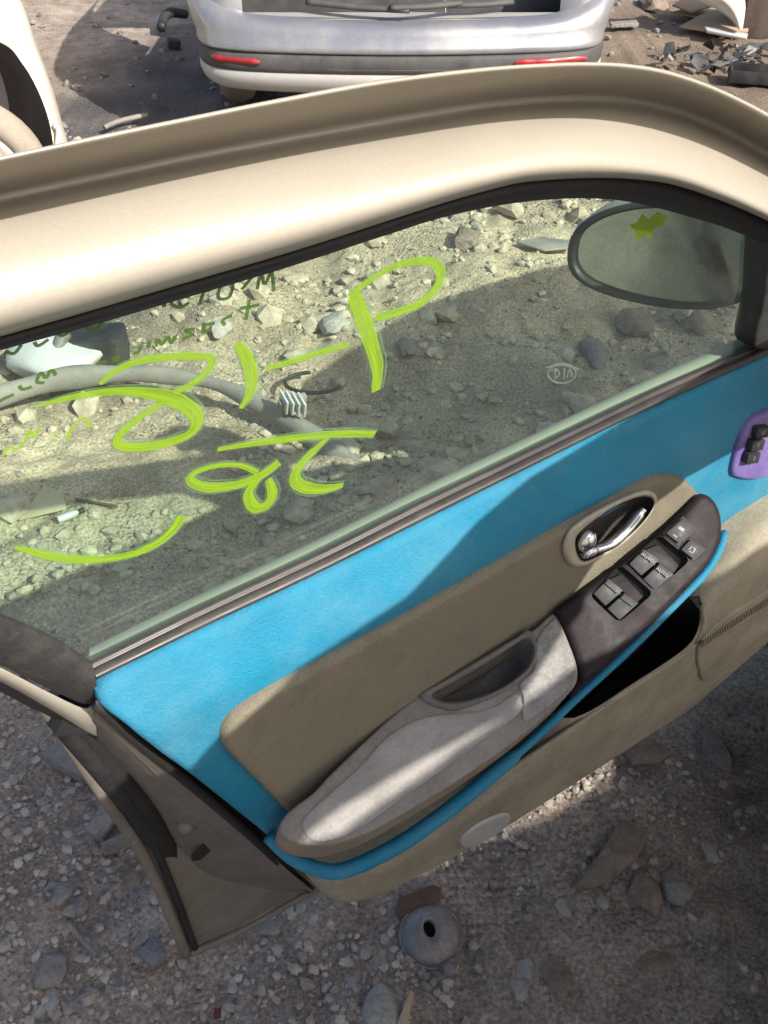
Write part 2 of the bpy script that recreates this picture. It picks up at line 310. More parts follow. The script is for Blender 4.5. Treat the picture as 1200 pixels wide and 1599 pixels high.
class Tilt:                                  # a tilted flat on the door, from three traced points
    def __init__(s, a, b, c):
        s.o = loc(on_door(*a)); x = loc(on_door(*b))-s.o; y = loc(on_door(*c))-s.o
        s.x = x.normalized(); s.n = x.cross(y).normalized()
        if s.n.z < 0: s.n = -s.n
        s.y = s.n.cross(s.x)
    def at(s, px, py, h=0.0):
        d = ray(px, py); dl = Vector((d.dot(EU), -d.dot(EW), d.dot(EV))); c = CAM-A0; cl = Vector((c.dot(EU), -c.dot(EW), c.dot(EV)+BELT))
        t = ((s.o+s.n*h-cl).dot(s.n))/dl.dot(s.n); p = cl+dl*t-s.o
        return p.dot(s.x), p.dot(s.y)
    def to3(s, x, y, h): return s.o+s.x*x+s.y*y+s.n*h
    def pad(s, name, px, m, parent, radius=.006, depth=.005, skirt=None, holes=(), grid=.01, lift=0.0, n=None, smooth=True, side=None):
        g = lambda ps, k: [Vector((*s.at(p[0], p[1], k), 0)) for p in ps]
        o2 = catmull(g(px, lift-depth), n or len(px)*5, True) if smooth else g(px, lift-depth)
        hs = [catmull(g(h, lift), len(h)*5, True) for h in holes]
        return pad2(name, o2, lambda x, y, h: s.to3(x, y, h+lift), m, parent, radius, depth, skirt, hs, grid, side)
    def block(s, name, px, h0, h1, m, parent, bev=.0012, tilt=0.0):
        q = [s.at(p[0], p[1], h1) for p in px]; k = len(q)
        V = [s.to3(x, y, h0) for x, y in q]+[s.to3(x, y, h1+tilt*(1 if i in (0, 1) else 0)) for i, (x, y) in enumerate(q)]
        Fc = [tuple(range(k)), tuple(range(k, 2*k))]+[(i, (i+1) % k, k+(i+1) % k, k+i) for i in range(k)]
        return bevel(obj(name, V, Fc, m, parent, False), bev)
def text_mesh(name, s, size, m, parent, mat4):
    c = bpy.data.curves.new(name, 'FONT'); c.body = s; c.size = size; c.align_x = 'CENTER'; c.align_y = 'CENTER'; c.extrude = .00015
    t = bpy.data.objects.new(name, c); col.objects.link(t); dg = bpy.context.evaluated_depsgraph_get(); dg.update()
    me = bpy.data.meshes.new_from_object(t.evaluated_get(dg)); bpy.data.objects.remove(t); bpy.data.curves.remove(c)
    me.transform(mat4); me.materials.clear(); me.materials.append(m); o = bpy.data.objects.new(name, me); col.objects.link(o); o.parent = parent; return o
def box(name, c, s, m, parent=None, rot=(0, 0, 0), bev=.004):
    V = [Vector((x*s[0]/2, y*s[1]/2, z*s[2]/2)) for x in (-1, 1) for y in (-1, 1) for z in (-1, 1)]
    from mathutils import Euler
    M = Euler(rot).to_matrix(); V = [M@v+Vector(c) for v in V]
    return bevel(obj(name, V, [(0, 1, 3, 2), (4, 6, 7, 5), (0, 4, 5, 1), (2, 3, 7, 6), (0, 2, 6, 4), (1, 5, 7, 3)], m, parent, False), bev)
def prism(name, pts, dz, m, parent=None, bev=.003):
    k = len(pts); V = [Vector(p) for p in pts]+[Vector(p)+Vector(dz) for p in pts]
    return bevel(obj(name, V, [tuple(range(k)), tuple(range(k, 2*k))]+[(i, (i+1) % k, k+(i+1) % k, k+i) for i in range(k)], m, parent, False), bev)
# ---------------------------------------------------------------- ground
def gh(x, y):
    p = Vector((x, y, 0))
    h = 0.030*noise.noise(p*1.1)+0.016*noise.noise(p*3.1+Vector((5, 2, 1)))+0.013*noise.noise(p*9)+0.0095*noise.noise(p*19)+0.0045*noise.noise(p*44)
    m = sm(1.3, 1.75, y)*(1-sm(4.0, 4.8, y))
    if m > 0: h += m*(0.085*noise.noise(p*1.9+Vector((3, 8, 0)))+0.05*abs(noise.noise(p*4.6))+0.012*abs(noise.noise(p*13)))
    return h
def axis(lo, hi, near0, near1, fine, grow=1.16):
    a = list(np.arange(near0, near1, fine)); s = fine
    while a[-1] < hi: s *= grow; a.append(a[-1]+s)
    s = fine
    while a[0] > lo: s *= grow; a.insert(0, a[0]-s)
    return a
xs = axis(-60, 60, -1.6, 1.6, .011); ys = axis(-40, 80, .45, 3.6, .012)
V = [(x, y, gh(x, y) if abs(x) < 12 and -3 < y < 14 else 0.0) for y in ys for x in xs]
nx = len(xs); Fc = [(j*nx+i, j*nx+i+1, (j+1)*nx+i+1, (j+1)*nx+i) for j in range(len(ys)-1) for i in range(nx-1)]
def ground_mat():
    m = bpy.data.materials.new('dusty_yard_soil'); m.use_nodes = True; n = m.node_tree.nodes; l = m.node_tree.links
    b = n['Principled BSDF']; b.inputs['Roughness'].default_value = .95; b.inputs['Specular IOR Level'].default_value = .15
    tc = n.new('ShaderNodeTexCoord')
    def nz(s, d=6, r=.6):
        a = n.new('ShaderNodeTexNoise'); a.inputs['Scale'].default_value = s; a.inputs['Detail'].default_value = d; a.inputs['Roughness'].default_value = r; l.new(tc.outputs['Object'], a.inputs['Vector']); return a
    def ramp(src, p0, c0, p1, c1):
        r = n.new('ShaderNodeValToRGB'); r.color_ramp.elements[0].position = p0; r.color_ramp.elements[1].position = p1
        r.color_ramp.elements[0].color = (*c0, 1); r.color_ramp.elements[1].color = (*c1, 1); l.new(src, r.inputs[0]); return r.outputs[0]
    def mix(f, a, c, t='MIX'):
        x = n.new('ShaderNodeMixRGB'); x.blend_type = t
        for i, s in ((0, f), (1, a), (2, c)):
            if isinstance(s, tuple): x.inputs[i].default_value = (*s, 1)
            elif isinstance(s, float): x.inputs[i].default_value = s
            else: l.new(s, x.inputs[i])
        return x.outputs[0]
    sand = ramp(nz(7).outputs[0], .3, (.44, .37, .25), .7, (.62, .54, .39))
    grey = ramp(nz(11).outputs[0], .3, (.30, .25, .205), .7, (.54, .455, .38))
    # where the yard is sandy and where it is darker grey
    sep = n.new('ShaderNodeSeparateXYZ'); l.new(tc.outputs['Object'], sep.inputs[0])
    def near(cx, cy, rx, ry, lo=.7, hi=1.3):
        mp = n.new('ShaderNodeMapping'); mp.inputs['Location'].default_value = (-cx/rx, -cy/ry, 0); mp.inputs['Scale'].default_value = (1/rx, 1/ry, 0); l.new(tc.outputs['Object'], mp.inputs[0])
        ln = n.new('ShaderNodeVectorMath'); ln.operation = 'LENGTH'; l.new(mp.outputs[0], ln.inputs[0])
        ad = n.new('ShaderNodeMath'); ad.operation = 'MULTIPLY_ADD'; l.new(nz(2.2, 8).outputs[0], ad.inputs[0]); ad.inputs[1].default_value = .9; l.new(ln.outputs['Value'], ad.inputs[2])
        r = n.new('ShaderNodeMapRange'); r.inputs[1].default_value = lo+.45; r.inputs[2].default_value = hi+.45; r.inputs[3].default_value = 1; r.inputs[4].default_value = 0; l.new(ad.outputs[0], r.inputs[0]); return r.outputs[0]
    c = mix(near(0.1, 2.4, 1.9, 1.1), grey, sand)
    c = mix(near(2.0, 5.6, 1.3, 1.5), c, (.25, .20, .155))
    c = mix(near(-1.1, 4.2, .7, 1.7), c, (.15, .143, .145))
    vo = n.new('ShaderNodeTexVoronoi'); vo.inputs['Scale'].default_value = 75; l.new(tc.outputs['Object'], vo.inputs['Vector'])
    peb = n.new('ShaderNodeMapRange'); peb.inputs[1].default_value = .12; peb.inputs[2].default_value = .5; peb.inputs[3].default_value = .42; peb.inputs[4].default_value = 0; l.new(vo.outputs['Distance'], peb.inputs[0])
    pc = mix(.55, vo.outputs['Color'], (.36, .33, .29)); bw = n.new('ShaderNodeRGBToBW'); l.new(pc, bw.inputs[0])
    pcol = ramp(bw.outputs[0], .3, (.14, .12, .10), .6, (.47, .43, .37))
    gate = n.new('ShaderNodeMath'); gate.operation = 'MULTIPLY'; l.new(peb.outputs[0], gate.inputs[0])
    gt = n.new('ShaderNodeMapRange'); gt.inputs[1].default_value = .45; gt.inputs[2].default_value = .6; l.new(nz(4, 5).outputs[0], gt.inputs[0]); l.new(gt.outputs[0], gate.inputs[1])
    c = mix(gate.outputs[0], c, pcol)
    sp = ramp(nz(140, 3).outputs[0], .35, (.55, .55, .55), .65, (1.4, 1.4, 1.4)); c = mix(.8, c, sp, 'MULTIPLY')
    blot = ramp(nz(1.7, 8, .65).outputs[0], .36, (.66, .65, .66), .62, (1.2, 1.17, 1.15)); c = mix(.9, c, blot, 'MULTIPLY')
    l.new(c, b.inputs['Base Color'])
    bp = n.new('ShaderNodeBump'); bp.inputs['Strength'].default_value = 1.0; bp.inputs['Distance'].default_value = .011
    hs = n.new('ShaderNodeMath'); hs.operation = 'MULTIPLY_ADD'; l.new(gate.outputs[0], hs.inputs[0]); hs.inputs[1].default_value = 1.4; l.new(nz(95, 7, .7).outputs[0], hs.inputs[2])
    tp = at_z(755, 1375); v2 = n.new('ShaderNodeTexVoronoi'); v2.inputs['Scale'].default_value = 62; v2.inputs['Randomness'].default_value = .25; l.new(tc.outputs['Object'], v2.inputs['Vector'])
    tm = n.new('ShaderNodeMath'); tm.operation = 'MULTIPLY'; l.new(v2.outputs['Distance'], tm.inputs[0]); l.new(near(tp.x, tp.y, .13, .13, .55, .9), tm.inputs[1])
    t3 = n.new('ShaderNodeMath'); t3.operation = 'MULTIPLY_ADD'; l.new(tm.outputs[0], t3.inputs[0]); t3.inputs[1].default_value = -3.0; l.new(hs.outputs[0], t3.inputs[2])
    l.new(t3.outputs[0], bp.inputs['Height']); l.new(bp.outputs[0], b.inputs['Normal'])
    return m
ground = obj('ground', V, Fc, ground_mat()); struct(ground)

# ---- rocks: one low-poly shape per seed
def rock_shape(seed, flat=.7, sub=1, angular=.35):
    rnd = random.Random(seed); bm = bmesh.new(); bmesh.ops.create_icosphere(bm, subdivisions=sub, radius=1.0)
    off = Vector((rnd.uniform(0, 50), rnd.uniform(0, 50), rnd.uniform(0, 50)))
    cuts = [(Vector((rnd.gauss(0, 1), rnd.gauss(0, 1), rnd.gauss(0, 1))).normalized(), rnd.uniform(.55, .85)) for _ in range(7)]
    for v in bm.verts:
        v.co *= 1+angular*noise.noise(v.co*1.1+off)
        for nrm, d in cuts:
            k = v.co.dot(nrm)
            if k > d: v.co -= nrm*(k-d)*.92
        v.co *= 1+.08*noise.noise(v.co*4+off); v.co.z *= flat
    vs = [v.co.copy() for v in bm.verts]; fs = [tuple(v.index for v in f.verts) for f in bm.faces]; bm.free(); return vs, fs
small = [rock_shape(i, random.uniform(.5, .9)) for i in range(24)]
def gravel(name, label, n, place, m, rnd):
    V = []; Fc = []
    for _ in range(n):
        x, y, s = place(rnd); vs_, fs_ = rnd.choice(small); a = rnd.uniform(0, 6.28); ca, sa = math.cos(a), math.sin(a); st = rnd.uniform(.7, 1.5); b = len(V); z = gh(x, y)+s*.25
        for v in vs_: X, Y = v.x*s*st, v.y*s; V.append((x+X*ca-Y*sa, y+X*sa+Y*ca, z+v.z*s))
        Fc += [tuple(b+i for i in f) for f in fs_]
    o = obj(name, V, Fc, m, None, False); o['kind'] = 'stuff'; o['label'] = label; o['category'] = 'gravel'; return o
def gpl(x0, x1, y0, y1, s0, s1, clump=1.0, pw=3):
    def f(r):
        while True:
            y = y0+(y1-y0)*r.random()**1.5; x = r.uniform(x0, x1)
            if noise.noise(Vector((x*2.3, y*2.3, 9)))*clump+r.random() > .45: break
        return x, y, s0+(s1-s0)*r.random()**pw
    return f
rn = random.Random(3)
def gm(name, a, b2):
    return mat(name, a, .93, 0, .1, 23, c2=b2, bump=.5, bscale=120)
gravel('gravel', 'loose pale grey gravel strewn over the dusty yard', 5200, gpl(-1.5, 1.7, .5, 3.6, .002, .013), gm('gravel_grey', (.18, .16, .14), (.46, .42, .365)), rn)
gravel('gravel', 'brown crumbs of earth and fine grit on the ground', 6500, gpl(-1.5, 1.7, .5, 3.6, .0015, .007), gm('gravel_brown', (.13, .10, .075), (.33, .27, .2)), rn)
gravel('gravel', 'fine pebbles crowded on the shaded soil below the door', 8000, gpl(-1.0, 1.2, .42, 1.5, .0012, .0105, 2.6, 3.2), gm('gravel_mix', (.24, .20, .165), (.54, .48, .415)), rn)
gravel('gravel', 'sunlit sandy rubble behind the door seen through its window', 5200, gpl(-1.7, 1.6, 1.5, 4.4,   .003, .024, 1.0, 3.2), gm('gravel_sand', (.30, .25, .17), (.60, .53, .40)), rn)
gravel('rubble', 'sunlit lumps of pale rubble on the earth mounds behind the door', 260, gpl(-1.7, 1.5, 1.75, 4.2, .018, .055, 1.6, 2.0), gm('rubble_sand', (.30, .25, .18), (.58, .51, .39)), rn)
gravel('gravel', 'coarse grey rubble lying far off around the scrapped cars', 2600, gpl(-3.2, 4.2, 3.3, 8.5, .006, .03), gm('gravel_far', (.13, .12, .11), (.36, .33, .29)), rn)

def stone(px, py, wpx, hpx, mi, label, flat=.6, seed=0, rot=0.0, ang=.3):
    p = at_z(px, py, .01); dep = (p-CAM).dot(FW); sx = wpx/2/F_PX*dep; sy = hpx/2/F_PX*dep/max(.5, -(p-CAM).normalized().z)
    vs_, fs_ = rock_shape(seed+100, flat, 3, ang)
    off3 = Vector((seed*3.1, seed, 4)); vs_ = [v*(1+.09*noise.noise(v*2.6+off3)+.05*noise.noise(v*6+off3)+.025*noise.noise(v*14+off3)) for v in vs_]
    o = obj('stone', [Vector((v.x*sx*1.15, v.y*sy*1.15, v.z*min(sx, sy)*1.1)) for v in vs_], fs_, stonem[mi], None, True); autosmooth(o, 28)
    o.location = (p.x, p.y, gh(p.x, p.y)+min(sx, sy)*flat*.12); o.rotation_euler = (0, 0, rot); tag(o, label, 'stone', 'larger stones on the ground'); return o
for i, a in enumerate([
    (603, 1572, 62, 70, 1, 'large pale angular stone at the bottom edge below the metal cover', .7),
    (1010, 1402, 46, 62, 2, 'brown oval stone just below the tilted concrete slab'),
    (1049, 1395, 44, 46, 0, 'grey blocky stone touching the brown oval stone on its right'),
    (1109, 1335, 24, 28, 1, 'small pale round stone alone on the dark ground at the right'),
    (870, 1527, 38, 58, 2, 'reddish brown long stone right of the two pale cobbles'),
    (824, 1513, 26, 34, 1, 'upper of the two pale cobbles near the bottom edge'),
    (812, 1542, 30, 30, 1, 'lower of the two pale cobbles near the bottom edge'),
    (1114, 1176, 40, 64, 0, 'large grey stone on the dark ground below the speaker grille', .5),
    (1022, 1502, 56, 34, 2, 'flat brown stone half sunk in the soil at lower right', .3),
    (1000, 1180, 74, 40, 2, 'broad reddish stone under the front edge of the door panel', .35),
    (1036, 1142, 22, 22, 1, 'small pale cube of stone by the lower edge of the door panel'),
    (1045, 1255, 22, 24, 0, 'triangular grey stone between the slab and the reddish stone'),
    (880, 1414, 24, 28, 1, 'pale stone at the left of the pebble cluster below the slab'),
    (943, 1408, 18, 18, 1, 'round pale pebble beneath the lower corner of the slab'),
    (704, 1503, 26, 26, 0, 'squarish stone touching the lower rim of the round metal cover'),
    (612, 1478, 16, 34, 0, 'narrow upright stone left of the round metal cover'),
    (318, 1504, 20, 14, 1, 'tiny white stone below the rear bottom corner of the door'),
    (205, 1365, 38, 34, 2, 'brown rounded stone left of the rear edge of the door'),
    (98, 1396, 34, 36, 0, 'grey rounded stone in the lower left near the thin stick'),
    (75, 1515, 46, 58, 0, 'knobbly grey stone near the lower left corner'),
    (78, 1555, 26, 44, 1, 'pale pointed stone below the knobbly one at lower left'),
    (122, 1412, 28, 26, 0, 'small grey stone touching the one beside the stick'),
    (420, 1440, 40, 26, 0, 'low grey stone under the bottom edge of the door'),
    (525, 512, 46, 36, 1, 'pale blocky rock seen through the glass left of the big letter P', .7),
    (728, 398, 46, 30, 2, 'tan boulder in sunlight seen through the window near its upper edge', .7),
    (345, 520, 34, 26, 1, 'pale rock seen through the glass behind the small writing', .7),
    (930, 555, 44, 44, 0, 'grey rock in shadow seen through the glass below the wing mirror', .6),
    (995, 500, 54, 40, 2, 'rounded rock in shadow right under the wing mirror', .6),
    (1030, 570, 46, 28, 0, 'flat grey rock in shadow near the front corner of the window', .4),
    (640, 545, 30, 24, 0, 'small rock in shade right of the stem of the letter P', .6),
    (1020, 8, 34, 40, 2, 'pointed brown rock beside the silver car near the cardboard', .9),
    (1085, 500, 60, 36, 2, 'broad brown rock in shadow behind the mirror base', .5)]):
    stone(*a[:6], *(a[6:] if len(a) > 6 else ()), seed=i)
# ---------------------------------------------------------------- the open car door
door = empty('open_car_door', (A0.x, A0.y, 0), DANG)
tag(door, 'open champagne car door with blue inner panel and marker writing on its window', 'car door')
def wg(u, v): return -.030+.12*v+.25*v*v if v > 0 else -.030+.10*v         # glass surface leans inwards
def off(d): return lambda u, v: wg(u, v)+d
C1 = [(-330, 322), (-120, 272), (0, 244), (150, 212), (300, 181), (450, 151), (600, 124), (750, 106), (850, 99), (930, 97), (1000, 102), (1060, 115), (1100, 129), (1150, 151), (1200, 177), (1260, 214), (1340, 275), (1430, 370)]
C4 = [(-330, 400), (-120, 349), (0, 322), (150, 290), (300, 258), (450, 230), (600, 203), (750, 177), (850, 167), (930, 165), (1000, 172), (1060, 187), (1100, 202), (1150, 226), (1200, 255), (1260, 292), (1330, 350), (1400, 430)]
C6 = [(-330, 620), (-120, 561), (0, 526), (150, 483), (300, 439), (450, 395), (600, 347), (700, 315), (800, 288), (860, 281), (930, 278), (990, 280), (1040, 286), (1100, 304), (1150, 323), (1200, 346), (1260, 380), (1330, 440)]
C8 = [(-330, 640), (-120, 582), (0, 547), (150, 506), (300, 462), (450, 417), (600, 368), (700, 337), (800, 317), (860, 311), (917, 309), (965, 312), (1010, 320), (1067, 335), (1133, 355), (1200, 384), (1250, 412), (1310, 460)]
def mixc(a, b, t, dy=0): 
    P = catmull([(*p, 0) for p in a], 60); Q = catmull([(*p, 0) for p in b], 60)
    return [(p.x*(1-t)+q.x*t, p.y*(1-t)+q.y*t+dy) for p, q in zip(P, Q)][::2]
def sh(a, dy): return [(x, y+dy) for x, y in a]
fr = [(mixc(C1, C4, 0), off(.055)), (mixc(C1, C4, .05), off(.062)), (mixc(C1, C4, .11), off(.060)), (mixc(C1, C4, .15), off(.036)), (mixc(C1, C4, .24), off(.020)),
      (mixc(C1, C4, .45), off(.004)), (mixc(C1, C4, .72), off(-.012)), (mixc(C1, C4, .84), off(-.018)), (mixc(C1, C4, .93), off(-.012)), (mixc(C4, C6, .0), off(.001)), (mixc(C4, C6, .07), off(.013)), (mixc(C4, C6, .18), off(.026)), (mixc(C4, C6, .40), off(.044)),
      (mixc(C4, C6, .62), off(.058)), (mixc(C4, C6, .78), off(.065)), (mixc(C4, C6, .88), off(.066)), (mixc(C4, C6, .94), off(.060)), (mixc(C4, C6, .98), off(.048)), (mixc(C4, C6, 1.0), off(.030)), (mixc(C4, C6, 1.02), off(.012))]
loft('window_frame', [drail(p, f) for p, f in fr], champagne, door, 110)
back = [(mixc(C1, C4, 0), off(.055)), (mixc(C1, C4, .02), off(.038)), (mixc(C1, C4, .5), off(-.022)), (mixc(C4, C6, .3), off(-.024)), (mixc(C6, C8, .3), off(-.016))]
loft('frame_outer_skin', [drail(p, f) for p, f in back], champagne, door, 110)
sealr = [(mixc(C4, C6, .985), off(.012)), (mixc(C4, C6, 1.0), off(.030)), (mixc(C6, C8, .3), off(.034)), (mixc(C6, C8, .75), off(.028)), (mixc(C6, C8, 1.0), off(.014)), (mixc(C6, C8, 1.02), off(-.004)), (mixc(C6, C8, .5), off(-.014))]
loft('window_seal', [drail(p, f) for p, f in sealr], rubber, door, 110)

# glass with everything written on its outside
GL = [(1176, 541), (1186, 470), (1194, 420), (1200, 378), (1133, 345), (1067, 325), (1010, 310), (917, 299), (800, 305), (600, 355), (300, 450), (0, 535), (-230, 600), (-300, 640), (-200, 780), (-60, 920), (60, 1000), (135, 1046), (320, 955), (500, 872), (662, 790), (780, 735), (900, 677), (1040, 610)]
glass = door_pad('window_glass', GL, off(0), glassm, door, .002, 0.0, None, (), .02, n=160)
def ribbon(name, px, wd, m, d=-.004, parent=None, n=None):
    """a brushed stroke lying on the outer face of the glass; px points, width in photograph pixels (number or list)"""
    P = [on_door(x, y, off(d)) for x, y in px]; n = n or max(10, len(px)*6)
    C = catmull(P, n); V = []; Fc = []; uv = []; ds = 0
    for i, p in enumerate(C):
        t = C[min(n-1, i+1)]-C[max(0, i-1)]; t = Vector((t.x, t.y, 0)).normalized(); nn = Vector((-t.y, t.x, 0))
        s = i/(n-1)
        if isinstance(wd, (list, tuple)):
            k = s*(len(wd)-1); j = min(len(wd)-2, int(k)); wv = wd[j]+(wd[j+1]-wd[j])*(k-j)
        else: wv = wd
        q = A0+EU*p.x+EV*p.y+EW*p.z; dep = (q-CAM).dot(FW); hw = wv/2/F_PX*dep
        hw *= 1+.12*noise.noise(Vector((s*9, px[0][0], px[0][1])))+.10*noise.noise(Vector((s*40, px[0][0], 3)))
        if i: ds += (C[i]-C[i-1]).length
        for k, e in enumerate((-1, -.4, .4, 1)):
            o = nn*hw*e; u_, v_ = p.x+o.x, p.y+o.y; V.append(loc((u_, v_, wg(u_, v_)+d))); uv.append((ds*12, (e+1)/2))
    for i in range(n-1):
        for k in range(3): Fc.append((i*4+k, i*4+k+1, i*4+5+k, i*4+4+k))
    o = obj(name, V, Fc, m, parent or glass)
    ul = o.data.uv_layers.new(name='UVMap')
    for lp in o.data.loops: ul.data[lp.index].uv = uv[lp.vertex_index]
    return o
big = [
    ('P', [([(553, 462), (566, 495), (581, 540), (590, 575), (587, 611)], [24, 27, 25, 22, 16]), ([(545, 463), (575, 440), (612, 418), (650, 408), (678, 410), (689, 428), (680, 452), (655, 474), (620, 488), (586, 496)], [14, 12, 12, 14, 16, 18, 18, 17, 17, 16])]),
    ('dash', [([(414, 577), (460, 563), (505, 549), (546, 538)], [9, 12, 13, 9])]),
    ('one', [([(371, 536), (386, 560), (393, 590), (390, 615), (376, 638)], [14, 21, 24, 20, 8])]),
    ('eight', [([(156, 600), (183, 578), (222, 563), (272, 557), (322, 557), (332, 564), (322, 583), (296, 602), (270, 614)], [8, 13, 14, 14, 15, 14, 14, 13, 10]),
               ([(56, 635), (120, 619), (187, 611), (250, 617), (290, 633), (308, 655), (296, 678), (252, 694), (210, 699), (184, 693), (192, 674), (226, 647), (260, 626)], [6, 12, 14, 17, 24, 27, 24, 18, 19, 18, 15, 13, 10])]),
    ('two', [([(340, 702), (400, 692), (470, 683), (530, 678), (586, 678)], [8, 13, 15, 15, 13]), ([(512, 684), (488, 706), (466, 730), (462, 752), (484, 763), (512, 763), (536, 758)], [10, 15, 19, 22, 22, 18, 10])]),
    ('loop', [([(436, 722), (408, 742), (370, 757), (325, 761), (299, 752), (303, 739), (335, 728), (375, 727), (402, 738)], [16, 18, 18, 20, 18, 12, 9, 9, 10]), ([(405, 745), (388, 770), (397, 792), (415, 790), (426, 772), (419, 748)], [14, 18, 20, 20, 18, 12])]),
    ('tail', [([(24, 854), (80, 869), (140, 874), (200, 867), (245, 849), (272, 826), (285, 806)], [7, 15, 17, 16, 15, 17, 21])])]
for nm, strokes in big:
    for px, wd in strokes:
        ribbon('marker_stroke', px, wd, marker)
        ribbon('dry_brush_edge', [(x+1, y-1) for x, y in px], [k*1.4+3 for k in wd], markerhalo, -.006)
dr = 0
tiny = [  # mirrored hand lettering, written on the outside
    [(428, 455), (424, 423), (414, 445), (408, 426), (402, 452)], [(396, 430), (378, 452)], [(362, 438), (344, 450), (342, 466), (358, 464), (364, 446), (360, 437)], [(330, 452), (305, 458)], [(318, 456), (312, 476)],
    [(296, 464), (276, 462), (268, 474), (282, 480), (296, 472)], [(258, 468), (256, 480)],
    [(390, 467), (384, 500)], [(374, 482), (406, 476)], [(363, 492), (348, 500), (352, 508)], [(336, 505), (320, 508), (318, 520), (330, 512)], [(305, 514), (288, 516), (300, 522), (284, 530)], [(274, 524), (268, 536), (262, 526), (254, 538), (246, 530), (244, 542)], [(234, 532), (232, 544)], [(220, 540), (216, 550), (208, 552)], [(186, 545), (182, 547)], [(188, 557), (178, 560), (186, 564)], [(168, 565), (156, 566), (152, 570)],
    [(162, 500), (148, 514), (134, 510)], [(112, 515), (98, 524), (86, 518)], [(76, 530), (60, 540), (54, 534)], [(34, 538), (22, 552), (8, 548)],
    [(88, 586), (80, 578), (72, 590), (64, 582), (58, 596), (70, 598)], [(50, 604), (36, 608), (30, 602)], [(22, 616), (8, 622), (-6, 630)]]
for s in tiny: ribbon('small_lettering', s, 6.5 if len(s) > 2 else 7, markerdark, n=max(8, len(s)*4))
for s in [[(143, 668), (134, 655), (122, 658), (110, 672), (106, 688)], [(88, 674), (83, 677)], [(88, 686), (84, 690)], [(62, 668), (54, 682), (46, 672), (40, 690)], [(38, 690), (26, 702), (16, 698), (4, 712)]]:
    ribbon('small_lettering', s, 6.0, marker, n=max(8, len(s)*4))
# maker's stamp etched in the lower front of the glass
etched = marker_mat('etched_stamp', (0.30, 0.36, 0.30), .25, .5)
ring = [(878+22*math.cos(a), 583+15*math.sin(a)) for a in np.linspace(0, 6.283, 18)]
ribbon('glass_stamp', ring, 3.5, etched, .003, n=60); ribbon('glass_stamp', [(852, 574), (880, 570), (905, 577)], 4, etched, .003); ribbon('glass_stamp', [(868, 592), (868, 576), (874, 584), (868, 592)], 3, etched, .003); ribbon('glass_stamp', [(881, 592), (882, 574)], 3, etched, .003); ribbon('glass_stamp', [(886, 590), (890, 576), (894, 588)], 3, etched, .003)

# rear upright of the window frame
T0 = [(144, 1034), (96, 1001), (50, 978), (0, 958), (-90, 922), (-220, 868), (-420, 780)]
T1 = [(152, 1072), (120, 1052), (70, 1032), (0, 1003), (-90, 968), (-230, 912), (-430, 825)]
T2 = [(150, 1092), (134, 1100), (80, 1077), (0, 1038), (-90, 1000), (-230, 945), (-430, 860)]
loft('pillar_trim', [drail(T0, off(.004)), drail(T0, off(.022)), drail(mixc(T0, T1, .3), off(.030)), drail(mixc(T1, T2, 0), off(.030)), drail(mixc(T1, T2, .7), off(.026)), drail(T2, off(.012))], greyplastic, door, 50)
T3 = [(147, 1098), (131, 1106), (78, 1082), (0, 1042), (-90, 1003), (-230, 948), (-430, 862)]
T4 = [(152, 1150), (132, 1141), (78, 1108), (0, 1064), (-90, 1024), (-230, 966), (-430, 880)]
loft('painted_pillar_edge', [drail(T3, off(.012)), drail(mixc(T3, T4, .3), off(.014)), drail(mixc(T3, T4, .8), off(.002)), drail(T4, off(-.012))], champagne, door, 50)
T5 = [(150, 1160), (110, 1140), (60, 1112), (0, 1080), (-90, 1040), (-230, 980), (-430, 890)]
loft('pillar_rubber', [drail(T4, off(-.010)), drail(mixc(T4, T5, .5), off(-.020)), drail(T5, off(-.045))], rubber, door, 40)

# corner joining the top of the frame to the rear upright
cr = [[(-.04, .506, .150), (-.086, .504, .149), (-.165, .485, .128), (-.212, .42, .092), (-.215, .33, .045), (-.196, .246, .003), (-.17, .19, -.012)],
      [(-.05, .457, .078), (-.092, .455, .077), (-.155, .436, .073), (-.198, .39, .062), (-.202, .33, .048), (-.188, .277, .034), (-.168, .23, .02)],
      [(-.08, .392, .086), (-.119, .388, .084), (-.155, .378, .078), (-.178, .358, .071), (-.183, .335, .066), (-.178, .31, .061), (-.16, .27, .05)],
      [(-.085, .372, .064), (-.123, .369, .062), (-.150, .362, .060), (-.167, .350, .059), (-.171, .338, .058), (-.168, .323, .057), (-.152, .285, .047)]]
cn = loft('frame_corner', [[loc(q) for q in r] for r in cr], champagne, door, 40)
loft('frame_corner_skin', [[loc((u, v, w-k)) for u, v, w in r] for r, k in ((cr[0], .004), (cr[1], .03), (cr[3], .03))], champagne, door, 40)

# belt seals
G = [(140, 1034), (320, 946), (500, 862), (662, 781), (780, 725), (900, 667), (1040, 601), (1180, 540), (1300, 486)]
K = [(152, 1060), (320, 978), (500, 893), (725, 780), (900, 693), (987, 650), (1090, 603), (1200, 553), (1320, 496)]
loft('belt_seal', [drail(G, -.030), drail(mixc(G, K, .02), -.018), drail(mixc(G, K, .28), -.012), drail(mixc(G, K, .36), -.017), drail(mixc(G, K, .42), -.012), drail(mixc(G, K, .85), -.002), drail(mixc(G, K, 1.0), -.002), drail(mixc(G, K, 1.1), -.015)], shinyrub, door, 90)
loft('outer_belt_moulding', [drail(sh(G, 10), -.075), drail(sh(G, -12), -.072), drail(sh(G, -22), -.060), drail(sh(G, -8), -.045), drail(sh(G, 10), -.04)], champagne, door, 60)
# sail trim in front of the glass
door_pad('mirror_sail_trim', [(1180, 545), (1190, 470), (1196, 400), (1203, 372), (1250, 395), (1320, 450), (1340, 485), (1260, 515)], off(.022), blackpl, door, .004, .003, .03, n=50)

